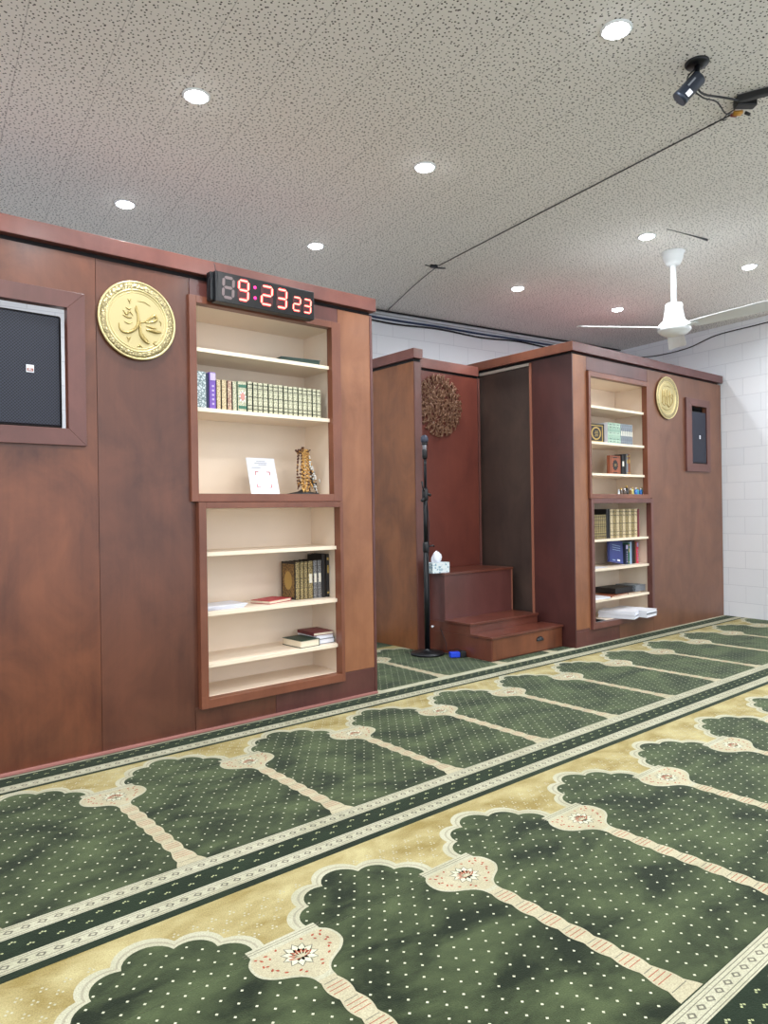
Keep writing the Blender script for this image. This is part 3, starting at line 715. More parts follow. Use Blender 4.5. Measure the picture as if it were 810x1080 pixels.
for i in range(4):
    flat_book('white booklet, %s in the left pile overhanging the lowest right shelf' % ['lowest', 'second lowest', 'second from top', 'topmost'][i], (5.93+.006*(i % 2), .05, .188+.0165*i), (.20, .33), .30+.03*(i % 2), 'c_white', .016, 'white booklets on the lowest right shelf', 'c_grey' if i == 1 else 'white_paper', name='booklet', cat='booklet', soft=True)
for i in range(3):
    flat_book('white booklet, %s in the right pile overhanging the lowest right shelf' % ['lowest', 'middle', 'topmost'][i], (6.145+.005*(i % 2), .03, .188+.021*i), (.23, .36), .12-.03*(i % 2), 'c_white', .0205, 'white booklets on the lowest right shelf', 'c_grey' if i == 1 else 'white_paper', name='booklet', cat='booklet', soft=True)
flat_book('thin white leaflet lying beneath the booklet piles at left corner', (5.58, .12, .187), (.22, .2), 0, 'c_white', .0012, name='leaflet', cat='leaflet', pages='white_paper', soft=True)

# ------------------------------------------------------------------ donation code stand
t = thing('sign_stand', 'white acrylic leaning sign with red corner marks in the clock bookcase', 'sign', (2.225, .12, 1.319), 0)
simple('sign_red', (180, 60, 64), .5); simple('sign_grey', (120, 122, 140), .5)
W_, Hh = .195, .235
def tilt_(p): x, y, z = p; return (x, y+z*.28, z*.96)
mb = MB(); vs = [(-W_/2, 0, 0), (W_/2, 0, 0), (W_/2, 0, Hh), (-W_/2, 0, Hh), (-W_/2, .006, 0), (W_/2, .006, 0), (W_/2, .006, Hh), (-W_/2, .006, Hh)]
mb.add([tilt_(p) for p in vs], [(0, 1, 2, 3), (7, 6, 5, 4), (0, 4, 5, 1), (3, 2, 6, 7), (0, 3, 7, 4), (1, 5, 6, 2)], 'white_paper'); mb.build('sign_plate', t)
mb = MB()
def mark(x0, x1, z0, z1, m_):
    vs = [(x, y, z) for x in (x0, x1) for y in (-.0012, .0005) for z in (z0, z1)]
    mb.add([tilt_(p) for p in vs], [(0, 1, 3, 2), (4, 6, 7, 5), (0, 4, 5, 1), (2, 3, 7, 6), (0, 2, 6, 4), (1, 5, 7, 3)], m_)
q = .052; zc = .095
for sx_ in (-1, 1):
    for sz in (-1, 1):
        a = sorted((sx_*q, sx_*(q-.024))); b_ = sorted((zc+sz*q, zc+sz*(q-.005))); mark(a[0], a[1], b_[0], b_[1], 'sign_red')
        a = sorted((sx_*q, sx_*(q-.005))); b_ = sorted((zc+sz*q, zc+sz*(q-.024))); mark(a[0], a[1], b_[0], b_[1], 'sign_red')
for (a, b_, z) in ((-.03, .03, .212), (-.045, .04, .200), (-.02, .035, .190), (-.07, -.01, .170), (-.075, .075, .022), (-.05, .05, .013)): mark(a, b_, z, z+.0022, 'sign_grey')
mb.build('printed_marks', t)
MB().box(-W_/2, W_/2, -.002, .10, 0, .004, 'white_plastic').build('foot', t)

# ------------------------------------------------------------------ prayer beads on a stand
simple('bead_gold', (186, 140, 76), .4); simple('bead_brown', (90, 52, 34), .4); simple('bead_black', (34, 32, 36), .35); simple('bead_white', (210, 210, 205), .35); simple('bead_amber', (214, 170, 100), .35)
t = thing('bead_stand', 'dark tiered stand at the right of the clock bookcase hung with prayer beads', 'stand', (2.515, .15, 1.319)); t.scale = (1.2, 1.2, 1.16)
MB().lathe([(.085, 0), (.085, .006), (.03, .018), (.010, .03)], (0, 0, 0), 'c_black', 20).build('base', t)
MB().tube([(0, 0, .02), (0, 0, .262)], .008, 'bead_brown', 10).build('pole', t)
for k in range(6):
    a = k*PI/3; MB().tube([(0, 0, .225), (.035*math.cos(a), .035*math.sin(a), .236), (.045*math.cos(a), .045*math.sin(a), .246)], .0035, 'bead_brown', 6).build('hook', t)
strands = [('long gold', 'bead_gold', -1.9, .20, .034), ('amber', 'bead_amber', -1.5, .17, .03), ('dark brown', 'bead_brown', -2.5, .18, .035), ('brown and gold', 'bead_brown', -1.2, .21, .04), ('black', 'bead_black', -.75, .17, .06), ('white', 'bead_white', -.45, .19, .072), ('black and white', 'bead_black', -.2, .20, .08), ('pale gold', 'bead_amber', -2.1, .22, .05), ('reddish brown', 'bead_brown', -2.9, .20, .04), ('pale grey', 'bead_white', -.6, .13, .085), ('honey gold', 'bead_gold', -1.7, .22, .045), ('dull gold', 'bead_gold', -.95, .19, .05)]
for i, (nm, m_, a, L_, rr_) in enumerate(strands):
    top = .248 if i < 9 else .24; 
    if nm in ('black', 'white', 'black and white', 'pale grey'): top = .215
    ca, sa = math.cos(a), math.sin(a); r1 = .028; mb = MB(); nb = 30
    for k in range(nb):
        th = 2*PI*k/nb
        wz = top-L_/2+L_/2*math.cos(th)-.004
        wx = .013*math.sin(th)*(1+.6*math.sin(i*1.7+th))
        rd = r1+(rr_-r1)*(1-(wz/top))+.004*math.sin(3*th+i)
        mb.ball((rd*ca-wx*sa, rd*sa+wx*ca, max(wz, .008)), .0060 if i % 3 else .0068, m_ if (k+i) % 5 else ('bead_gold' if 'black' not in nm else 'bead_white'), 6)
    mb.tube([((r1+(rr_-r1))*ca, (r1+(rr_-r1))*sa, max(top-L_, .01)), (rr_*1.05*ca, rr_*1.05*sa, max(top-L_-.02, .004))], .003, m_, 6)
    o = mb.build('prayer_beads'); o.location = (2.515, .15, 1.319); o.scale = (1.2, 1.2, 1.16)
    tag(o, '%s string of prayer beads hanging on the bead stand' % nm, 'prayer beads', 'prayer bead strings on the stand')

# ------------------------------------------------------------------ digital clock
ck = thing('digital_clock', 'black digital clock with red numerals reading 9:23 23 above the left bookcase', 'clock', (1.803, -.095, 2.372))
CW, CH = .650, .168
MB().box(0, CW, 0, .055, 0, CH, 'black_plastic').build('case', ck, .003)

def emis(name, rgb, st, base=(10, 5, 5)):
    mt, nt, b = new_mat(name); b.inputs['Base Color'].default_value = s2l(base)+(1,)
    b.inputs['Emission Color'].default_value = s2l(rgb)+(1,); b.inputs['Emission Strength'].default_value = st; b.inputs['Roughness'].default_value = .4
emis('led_red', (255, 50, 52), 3.2); emis('led_core', (255, 150, 130), 2.8); emis('led_magenta', (255, 40, 130), 2.0)
simple('clock_face', (9, 9, 13), .3); simple('led_off', (74, 22, 26), .4); simple('led_off_grey', (120, 104, 104), .4); simple('digit_window', (58, 14, 20), .35)
SEG = {'8': 'abcdefg', '9': 'abcdfg', '2': 'abged', '3': 'abgcd', ' ': ''}
MB().box(.014, CW-.008, -.0015, .0, .006, CH-.006, 'clock_face').build('face', ck)
def digit(ch, x, z, w_, h, offm, parent):
    t_ = h*.145; on = SEG[ch]; sl = w_*.10
    def P(u, v): return (x+u+sl*(v/h), z+v)
    seg = {'a': ((0, h), (w_, h)), 'g': ((0, h/2), (w_, h/2)), 'd': ((0, 0), (w_, 0)), 'f': ((0, h), (0, h/2)), 'b': ((w_, h), (w_, h/2)), 'e': ((0, h/2), (0, 0)), 'c': ((w_, h/2), (w_, 0))}
    mb = MB()
    for k, ((u0, v0), (u1, v1)) in seg.items():
        lit = k in on and offm != 'led_off_grey'
        horiz = abs(v0-v1) < 1e-6
        g = t_*.22
        def bar(tk, y, m_):
            if horiz: pts = [P(u0+g, v0), P(u0+g+tk/2, v0+tk/2), P(u1-g-tk/2, v0+tk/2), P(u1-g, v0), P(u1-g-tk/2, v0-tk/2), P(u0+g+tk/2, v0-tk/2)]
            else: pts = [P(u0, v0-g), P(u0+tk/2, v0-g-tk/2), P(u0+tk/2, v1+g+tk/2), P(u0, v1+g), P(u0-tk/2, v1+g+tk/2), P(u0-tk/2, v0-g-tk/2)]
            mb.prism_y(pts, y, -.001, m_)
        bar(t_, -.0030, 'led_red' if lit else offm)
        if lit: bar(t_*.45, -.0036, 'led_core')
    if offm != 'led_off_grey': mb.box(x-.004+sl*.2, x+w_+.004+sl*.6, -.0022, -.001, z-.003, z+h+.003, 'digit_window')
    o = mb.build('digit', parent); return o
digit('8', .043, .030, .060, .110, 'led_off_grey', ck)
digit('9', .138, .034, .058, .108, 'led_off', ck)
digit('2', .284, .034, .066, .104, 'led_off', ck)
digit('3', .388, .034, .060, .104, 'led_off', ck)
digit('2', .498, .034, .048, .078, 'led_off', ck)
digit('3', .572, .034, .048, .078, 'led_off', ck)
mb = MB()
for z in (.058, .118): mb.lathe([(.009, 0), (.009, .003)], (.243, -.001, z), 'led_magenta', 14, axis=(0, -1, 0))
mb.build('colon', ck)
MB().tube([(.0, .02, CH-.01), (-.03, .02, .12), (-.035, .03, .04), (-.015, .03, .0), (.0, .03, .02)], .002, 'cable_black', 6).build('cable', ck)
MB().box(-.022, 0, .02, .065, .010, CH-.004, 'black_metal').build('bracket', ck, .002)
MB().tube([(.012, .02, CH), (.008, .02, CH+.03), (.004, .022, CH+.045)], .002, 'cable_black', 6).build('cable', ck)
MB().box(.10, .14, .055, .095, .03, .13, 'black_metal').box(.5, .54, .055, .095, .03, .13, 'black_metal').build('wall_mount', ck)

# ------------------------------------------------------------------ gold plates
def gold_mat(name, rgb, bump, scale, rough=.3):
    mt, nt, b = new_mat(name); b.inputs['Base Color'].default_value = s2l(rgb)+(1,); b.inputs['Metallic'].default_value = .6; b.inputs['Roughness'].default_value = rough
    if bump:
        tc = N(nt, 'ShaderNodeTexCoord'); v = N(nt, 'ShaderNodeTexVoronoi'); v.inputs['Scale'].default_value = scale
        nt.links.new(tc.outputs['Object'], v.inputs['Vector'])
        bp = N(nt, 'ShaderNodeBump'); bp.inputs['Strength'].default_value = bump; bp.inputs['Distance'].default_value = .006
        nt.links.new(v.outputs[0], bp.inputs['Height']); nt.links.new(bp.outputs[0], b.inputs['Normal'])
        mr = N(nt, 'ShaderNodeMapRange'); mr.inputs[1].default_value = 0; mr.inputs[2].default_value = .6; mr.inputs[3].default_value = 1.05; mr.inputs[4].default_value = .45
        nt.links.new(v.outputs[0], mr.inputs[0]); vm = N(nt, 'ShaderNodeVectorMath', operation='SCALE'); vm.inputs[0].default_value = s2l(rgb)
        nt.links.new(mr.outputs[0], vm.inputs['Scale']); nt.links.new(vm.outputs[0], b.inputs['Base Color'])
gold_mat('gold_smooth', (218, 202, 150), 0, 1, .36); gold_mat('gold_rim', (214, 198, 148), .7, 85, .42); gold_mat('gold_stroke', (172, 152, 98), 0, 1, .3); gold_mat('gold_field', (192, 178, 132), 0, 60, .5)
def plate(label, c, r, strokes, rim_r=.78):
    t = thing('wall_plate', label, 'wall plate', c)
    AX = (0, -1, 0)
    MB().lathe([(r*.86, 0), (r*.97, .006), (r, .016), (r*.985, .022), (r*.955, .022), (r*.94, .018)], (0, 0, 0), 'gold_smooth', 72, AX, cap=(1, 0)).build('edge', t)
    MB().lathe([(r*.945, .018), (r*.945, .0195), (r*.80, .015), (r*.775, .012)], (0, 0, 0), 'gold_rim', 72, AX, cap=(0, 0)).build('rim', t)
    MB().lathe([(r*.80, .012), (r*.79, .017), (r*.765, .017), (r*.755, .011)], (0, 0, 0), 'gold_smooth', 72, AX, cap=(0, 0)).lathe([(r*.72, .0122), (r*.715, .0145), (r*.705, .0145), (r*.70, .0122)], (0, 0, 0), 'gold_smooth', 72, AX, cap=(0, 0)).build('ring', t)
    MB().lathe([(r*.77, .0122), (r*.4, .0126), (.0001, .0126)], (0, 0, 0), 'gold_field', 72, AX, cap=(0, 0)).build('field', t)
    mb = MB()
    for pts, wd in strokes:
        P = []
        for i in range(len(pts)-1):          # catmull-rom
            p0, p1, p2, p3 = pts[max(i-1, 0)], pts[i], pts[i+1], pts[min(i+2, len(pts)-1)]
            for k in range(6):
                s_ = k/6
                P.append([.5*((2*p1[j])+(-p0[j]+p2[j])*s_+(2*p0[j]-5*p1[j]+4*p2[j]-p3[j])*s_*s_+(-p0[j]+3*p1[j]-3*p2[j]+p3[j])*s_**3) for j in (0, 1)])
        P.append(list(pts[-1])); n_ = len(P)
        mb.tube([(a*r, -.0135, b*r) for a, b in P], [r*wd*1.35*(.35+.65*math.sin(PI*min(1, max(0, (i+.6)/(n_+.2))))) for i in range(n_)], 'gold_stroke', 8)
    mb.build('raised_calligraphy', t)
    return t
# calligraphic strokes, in units of the radius (x right, z up)
S1 = [([(-.02, .38), (.0, .22), (.02, .02), (-.01, -.14), (-.14, -.28), (-.32, -.34), (-.44, -.28), (-.47, -.12)], .03),
      ([(-.02, .38), (-.04, .30), (-.03, .2)], .02),
      ([(.62, -.20), (.50, -.22), (.36, -.20), (.22, -.20)], .035), ([(.50, -.13), (.36, -.12), (.22, -.10)], .02),
      ([(.10, -.04), (.24, .04), (.36, .14), (.46, .20), (.50, .12), (.42, .04), (.30, .0), (.14, -.02)], .028),
      ([(.08, .0), (.06, -.20), (.10, -.38), (.20, -.50), (.30, -.54)], .036),
      ([(.12, -.30), (.20, -.42), (.28, -.50)], .02),
      ([(-.36, .22), (-.28, .12), (-.20, .20), (-.12, .12)], .018), ([(-.38, .10), (-.26, .05), (-.14, .06)], .016), ([(-.30, .30), (-.22, .26), (-.16, .30)], .014), ([(-.34, -.06), (-.24, -.10), (-.14, -.06)], .014),
      ([(-.24, .52), (-.20, .46), (-.15, .53)], .014), ([(-.19, .46), (-.19, .40)], .012), ([(.0, .50), (.18, .50), (.34, .42)], .008),
      ([(-.28, -.44), (-.23, -.50), (-.18, -.43)], .014), ([(-.23, -.50), (-.25, -.56)], .012),
      ([(.04, -.58), (.06, -.66)], .014), ([(-.02, -.66), (.05, -.63), (.12, -.66)], .012), ([(.48, -.46), (.40, -.50), (.46, -.56), (.54, -.54)], .012), ([(.56, .08), (.62, .04), (.60, -.04)], .012)]
plate('round gold plate with raised calligraphy hanging right of the large speaker', (1.398, -.001, 2.215), .205, S1)
S2 = [([(-.42, -.28), (-.44, .10), (-.42, .36)], .03), ([(-.20, -.32), (-.22, .1), (-.20, .40)], .03), ([(.0, -.34), (-.02, .1), (.0, .40)], .03), ([(.22, -.30), (.20, .1), (.22, .38)], .03),
      ([(-.52, -.22), (-.30, -.36), (-.08, -.28), (.12, -.40), (.34, -.30), (.50, -.14), (.48, .08)], .03), ([(.30, .12), (.40, .20), (.50, .14), (.44, .02), (.32, .06)], .026),
      ([(-.36, .0), (-.28, .10), (-.12, .02), (.04, .12), (.16, .02)], .022), ([(-.5, -.46), (-.2, -.56), (.1, -.54), (.4, -.44)], .02), ([(-.3, .52), (.0, .56), (.3, .50)], .016)]
plate('round gold plate with dense calligraphy hanging left of the small speaker', (6.752, -.001, 2.298), .212, S2)

# ------------------------------------------------------------------ speakers
def grille_mat(name, rgb, sc):
    mt, nt, b = new_mat(name); tc = N(nt, 'ShaderNodeTexCoord')
    mp = N(nt, 'ShaderNodeMapping'); mp.inputs['Rotation'].default_value = (0, .78, 0); nt.links.new(tc.outputs['Object'], mp.inputs[0])
    sx = N(nt, 'ShaderNodeSeparateXYZ'); nt.links.new(mp.outputs[0], sx.inputs[0])
    cb2 = N(nt, 'ShaderNodeCombineXYZ'); nt.links.new(sx.outputs[0], cb2.inputs[0]); nt.links.new(sx.outputs[2], cb2.inputs[1])
    v = N(nt, 'ShaderNodeTexVoronoi', voronoi_dimensions='2D'); v.inputs['Scale'].default_value = sc; v.inputs['Randomness'].default_value = 0
    nt.links.new(cb2.outputs[0], v.inputs['Vector'])
    lt = N(nt, 'ShaderNodeMath', operation='LESS_THAN'); lt.inputs[1].default_value = .36; nt.links.new(v.outputs['Distance'], lt.inputs[0])
    mx = N(nt, 'ShaderNodeMix', data_type='RGBA'); mx.inputs[6].default_value = s2l(rgb)+(1,); mx.inputs[7].default_value = (.003, .003, .005, 1)
    nt.links.new(lt.outputs[0], mx.inputs[0]); nt.links.new(mx.outputs[2], b.inputs['Base Color']); b.inputs['Roughness'].default_value = .4; b.inputs['Metallic'].default_value = .3
grille_mat('grille', (42, 46, 60), 95); grille_mat('grille_fine', (40, 46, 66), 120)
sp = thing('loudspeaker', 'large black loudspeaker with square badge framed in the left partition', 'speaker', (.752, .030, SPZ0+.001), .022)
MB().box(-.285, 0.285, 0, .30, 0, .558, 'black_plastic').build('cabinet', sp, .012)
MB().box(-.272, .272, -.010, 0, .014, .546, 'grille').build('grille', sp, .004)
MB().box(.118, .152, -.0125, -.010, .262, .298, 'c_white').build('badge', sp)
txt_parts = []
def text_mesh(name, s_, size, mat_, parent, loc, rot):
    cu = bpy.data.curves.new(name, 'FONT'); cu.body = s_; cu.size = size; cu.extrude = .0006; cu.align_x = 'CENTER'; cu.align_y = 'CENTER'
    tmp = bpy.data.objects.new(name, cu); C.objects.link(tmp)
    bpy.context.view_layer.update()
    me = bpy.data.meshes.new_from_object(tmp.evaluated_get(bpy.context.evaluated_depsgraph_get()))
    bpy.data.objects.remove(tmp); o = bpy.data.objects.new(name, me); C.objects.link(o); me.materials.clear(); me.materials.append(MATS[mat_])
    o.parent = parent; o.location = loc; o.rotation_euler = rot; return o
MB().box(.121, .149, -.0135, -.0125, .267, .282, 'c_rust').build('badge_panel', sp)
text_mesh('badge_lettering', 'JBL', .015, 'c_white', sp, (.135, -.0142, .2745), (PI/2, 0, 0))
sp2 = thing('loudspeaker', 'small black loudspeaker with white badge framed in the right cabinet', 'speaker', ((S2X0+S2X1)/2, -.008, S2Z0+.001), 0)
MB().box(-.158, .158, 0, .22, 0, .548, 'black_plastic').build('cabinet', sp2, .006)
MB().box(-.150, .150, -.008, 0, .010, .540, 'grille_fine').build('grille', sp2, .002)
MB().box(.0, .026, -.0105, -.008, .262, .300, 'c_white').build('badge', sp2)
text_mesh('badge_lettering', 'JBL', .011, 'c_rust', sp2, (.013, -.0112, .281), (PI/2, 0, 0))

# ------------------------------------------------------------------ round calligraphy lattice
simple('lattice_bronze', (118, 84, 62), .4, metal=.3, noise=.25, nscale=60)
lt_ = thing('calligraphy_roundel', 'bronze openwork calligraphy roundel on the red recess panel', 'wall art', (4.630, 1.072, 2.180))
mb = MB(); rnd = random.Random(11); RL = .290
def ring(r_, rad, n_=64, wob=0., ph=0, k=0):
    mb.tube([((r_+wob*math.sin(k*2*PI*i/n_+ph))*math.cos(2*PI*i/n_), -.012, (r_+wob*math.sin(k*2*PI*i/n_+ph))*math.sin(2*PI*i/n_)) for i in range(n_)], rad, 'lattice_bronze', 6, True)
for r_ in (.045, .09, .135, .18, .225): ring(r_, .0032, 80, .012, r_*40, int(r_*70)+3)
def curl(cx, cz, r_, a0, sweep, rad):
    mb.tube([(cx+r_*(1-.25*i/10)*math.cos(a0+sweep*i/10), -.014, cz+r_*(1-.25*i/10)*math.sin(a0+sweep*i/10)) for i in range(11)], [rad*(.5+.8*math.sin(PI*(i+.5)/11)) for i in range(11)], 'lattice_bronze', 6)
for i in range(340):
    rr_ = RL*math.sqrt(rnd.random())*.93; a = rnd.random()*2*PI
    curl(rr_*math.cos(a), rr_*math.sin(a), .012+.020*rnd.random(), rnd.random()*2*PI, rnd.choice((-1, 1))*(2.2+2.2*rnd.random()), .0034)
for i in range(26):                                        # radial upright strokes along the rim
    a = 2*PI*i/26; 
    mb.tube([((RL*(.70+.045*k))*math.cos(a+.02*math.sin(k)), -.015, (RL*(.70+.045*k))*math.sin(a+.02*math.sin(k))) for k in range(7)], .0055, 'lattice_bronze', 6)
    curl(RL*.93*math.cos(a+.12), RL*.93*math.sin(a+.12), .020, a, 3.4, .005)
for i in range(34):
    y = -.2+.4*rnd.random(); x = -.2+.4*rnd.random()
    if math.hypot(x, y) < .21: mb.tube([(x, -.016, y), (x+.012, -.016, y+.035), (x+.008, -.016, y+.075)], .0048, 'lattice_bronze', 6)
mb.build('openwork', lt_)
mb = MB()
for a in (.6, 2.2, 3.9, 5.3): mb.tube([(.18*math.cos(a), .003, .18*math.sin(a)), (.18*math.cos(a), -.012, .18*math.sin(a))], .005, 'lattice_bronze', 8)
mb.build('standoff', lt_)

# ------------------------------------------------------------------ steps
stp = thing('pulpit_steps', 'dark red wood three level pulpit steps standing in the recess', 'steps', (4.245, .115, 0))
SW = .915
def sb(name, x0, x1, y0, y1, z0, z1, m_, bev=.002): return MB().box(x0, x1, y0-.115, y1-.115, z0, z1, m_).build(name, stp, bev)
sb('lower_body', 0, SW, .125, 1.05, .004, .178, 'wood_step'); sb('lower_tread', -.010, SW+.004, .112, .352, .179, .197, 'wood_step')
sb('front_board', .012, SW-.012, .1215, .1245, .012, .172, 'wood_main', .0)
sb('middle_body', 0, .865, .3525, 1.05, .1785, .262, 'wood_step'); sb('middle_tread', -.010, .872, .340, .6395, .263, .281, 'wood_step')
sb('seat_body', .0, .865, .640, 1.05, .2625, .655, 'wood_step_face'); sb('seat_top', -.010, .876, .628, 1.056, .656, .676, 'wood_step')
sb('edge_strip', .857, .868, .634, .6395, .282, .655, 'strip_light', 0)
mb = MB(); n_ = 20
P = [(.042*math.cos(PI*k/n_), .030*math.sin(PI*k/n_)) for k in range(n_+1)]
vs = []
for (sc, y) in ((1, 0), (1, -.004), (.86, -.016), (.6, -.022), (.2, -.024)): vs += [(p[0]*sc, y, p[1]*sc-.008) for p in P]
fs = [(i*(n_+1)+k, i*(n_+1)+k+1, (i+1)*(n_+1)+k+1, (i+1)*(n_+1)+k) for i in range(4) for k in range(n_)]
mb.add(vs, fs, 'black_metal', True); mb.prism_y([(p[0]*1.12, p[1]*1.12-.008) for p in P]+[(-.046, -.014), (.046, -.014)], -.002, 0, 'black_metal')
h = mb.build('drawer_pull', stp); h.location = (.60, .0065, .108); h['label'] = 'black cup shaped pull'
for sx_ in (-.034, .034): MB().lathe([(.004, .003), (.004, .006)], (.60+sx_, .0065, .112), 'steel', 8, (0, -1, 0)).build('screw', stp)

# tissue box
def tissue_mat():
    mt, nt, b = new_mat('tissue_print'); tc = N(nt, 'ShaderNodeTexCoord')
    v = N(nt, 'ShaderNodeTexVoronoi', feature='DISTANCE_TO_EDGE'); v.inputs['Scale'].default_value = 42; v.inputs['Randomness'].default_value = .2
    nt.links.new(tc.outputs['Object'], v.inputs['Vector'])
    lt = N(nt, 'ShaderNodeMath', operation='LESS_THAN'); lt.inputs[1].default_value = .12; nt.links.new(v.outputs[0], lt.inputs[0])
    mx = N(nt, 'ShaderNodeMix', data_type='RGBA'); mx.inputs[6].default_value = s2l((130, 170, 190))+(1,); mx.inputs[7].default_value = s2l((225, 235, 238))+(1,)
    nt.links.new(lt.outputs[0], mx.inputs[0]); nt.links.new(mx.outputs[2], b.inputs['Base Color']); b.inputs['Roughness'].default_value = .5
tissue_mat()
tb = thing('tissue_box', 'blue and white patterned tissue box on top of the pulpit steps', 'tissue box', (4.265, .72, .677), -.05)
MB().box(-.125, .065, -.055, .055, 0, .088, 'tissue_print').build('box', tb, .002)
vs = []; n_ = 14; 
for i, (r_, z) in enumerate(((.034, .086), (.048, .10), (.05, .125), (.040, .150), (.024, .172), (.008, .182))):
    for k in range(n_):
        a = 2*PI*k/n_; q = r_*(1+.22*math.sin(3*a+i)); vs.append((q*math.cos(a)-.035, q*math.sin(a)*.6, z+.006*math.sin(2*a+i)))
mb = MB(); mb.add(vs, [(i*n_+k, i*n_+(k+1) % n_, (i+1)*n_+(k+1) % n_, (i+1)*n_+k) for i in range(5) for k in range(n_)]+[tuple(5*n_+k for k in range(n_))], 'white_paper', True)
mb.build('tissue', tb, recalc=True)

# ------------------------------------------------------------------ microphone stand
MX, MY = 4.090, .70
ms = thing('microphone_stand', 'tall black microphone stand with round base beside the pulpit steps', 'microphone stand', (MX, MY, 0))
MB().lathe([(.140, .006), (.142, .012), (.136, .022), (.06, .030), (.024, .045), (.020, .06)], (0, 0, 0), 'black_metal', 40).build('base', ms)
MB().tube([(0, 0, .04), (0, 0, .90)], .0225, 'black_metal', 16).build('lower_tube', ms)
MB().tube([(0, 0, .88), (.0, 0, 1.36)], .0185, 'black_metal', 16).build('middle_tube', ms)
MB().tube([(0, 0, 1.34), (0, 0, 1.70)], .0085, 'black_metal', 12).build('upper_tube', ms)
MB().lathe([(.024, .86), (.028, .87), (.028, .93), (.022, .945)], (0, 0, 0), 'black_plastic', 16).tube([(.02, -.01, .905), (.065, -.02, .915), (.075, -.02, .905)], [.007, .006, .010], 'black_plastic', 8).build('clutch', ms)
MB().lathe([(.020, 1.29), (.026, 1.30), (.026, 1.38), (.016, 1.40)], (0, 0, 0), 'black_plastic', 16).tube([(-.01, -.01, 1.36), (-.045, -.02, 1.40), (-.05, -.02, 1.45)], [.006, .006, .009], 'black_plastic', 8).tube([(.01, -.01, 1.35), (.045, -.02, 1.335)], [.010, .013], 'black_plastic', 8).tube([(-.02, -.01, 1.31), (-.055, -.02, 1.29)], [.010, .015], 'black_plastic', 8).build('clutch', ms)
MB().tube([(0, -.022, .04), (.004, -.028, .4), (-.002, -.026, .8), (.01, -.03, 1.1), (.0, -.02, 1.3), (.004, -.012, 1.6), (.006, -.01, 1.68)], .004, 'cable_black', 6).build('cable', ms)
mic = thing('microphone', 'grey headed handheld microphone clipped on the tall stand', 'microphone', (MX, MY-.002, 1.70))
MB().lathe([(.010, -.055), (.013, -.05), (.018, .05), (.020, .062)], (.0, 0, 0), 'steel', 16).build('handle', mic)
MB().lathe([(.019, .056), (.026, .062), (.026, .072), (.022, .076)], (0, 0, 0), 'black_plastic', 18).build('collar', mic)
simple('mic_mesh', (74, 78, 92), .5, metal=.6, bump=.5, bscale=900)
MB().lathe([(.022, .074), (.030, .085), (.033, .10), (.031, .118), (.022, .135), (.008, .141), (.001, .142)], (0, 0, 0), 'mic_mesh', 20).build('head', mic)
MB().lathe([(.014, -.06), (.022, -.05), (.022, .01), (.019, .02)], (0, 0, 0), 'black_plastic', 16).build('clip', mic)

# adapter and cords on the carpet
ad = thing('power_adapter', 'blue power adapter block lying on carpet beside the microphone stand', 'adapter', (4.165, .45, .006), -.5)
MB().box(-.045, .035, -.026, .026, 0, .042, 'adapter_blue').build('block', ad, .004)
MB().box(.035, .085, -.030, .030, 0, .046, 'black_plastic').build('plug', ad, .003)
o = MB().tube([(4.06, .56, .012), (4.14, .58, .010), (4.19, .60, .008), (4.215, .54, .012), (4.18, .51, .010), (4.13, .47, .018)], .004, 'cable_black', 6).build('cord'); tag(o, 'short black cord on carpet joining stand base and blue adapter', 'cord')
o = MB().tube([(4.215, .67, .21), (4.225, .62, .10), (4.215, .60, .03), (4.215, .54, .045), (4.21, .47, .065), (4.215, .41, .05), (4.21, .37, .010)], .0025, 'cable_black', 6).build('cord'); tag(o, 'thin dark cord hanging down the left side of the steps', 'cord')
o = MB().ball((4.205, .665, .215), .0105, 'white_plastic', 10).tube([(4.205, .665, .215), (4.225, .665, .215)], .004, 'white_plastic', 8).build('knob', stp); o.location = (-4.245, -.02, 0); o['label'] = 'tiny round white knob'

# ------------------------------------------------------------------ ceiling lights
lens, nt_, b_ = new_mat('lamp_lens'); b_.inputs['Base Color'].default_value = (.8, .8, .8, 1); b_.inputs['Emission Color'].default_value = (.93, .96, 1, 1); b_.inputs['Emission Strength'].default_value = LENS_E
VIS = [(2.672, -2.027, 'largest recessed downlight, top right of the picture near the camera'), (1.510, -.508, 'recessed downlight at upper left, nearest the viewer on that side'), (2.852, -.665, 'recessed downlight at the middle of the ceiling'), (1.669, .876, 'recessed downlight above the round gold plate by the speaker'), (3.039, .729, 'recessed downlight above the digital clock'), (4.862, -.899, 'recessed downlight just left of the ceiling fan rod'), (6.161, -1.072, 'recessed downlight at right of the ceiling fan'), (5.061, .477, 'recessed downlight above the recess with steps'), (6.395, .308, 'recessed downlight above the right cabinet, left of the fan motor')]
HID = [(1.34, -1.90), (4.70, -2.28), (6.0, -2.42), (2.50, -3.42), (1.18, -3.26), (4.52, -3.66), (5.85, -3.80), (2.33, -4.8), (4.3, -5.05), (.16, -.35), (-.02, -1.74), (-.2, -3.1), (.32, 1.03), (7.45, -1.25), (7.2, -2.6), (1.0, -4.65), (5.7, -5.2), (-1.2, -.2), (-1.4, -1.6)]  # unseen lamps extending the ceiling grid, added for illumination
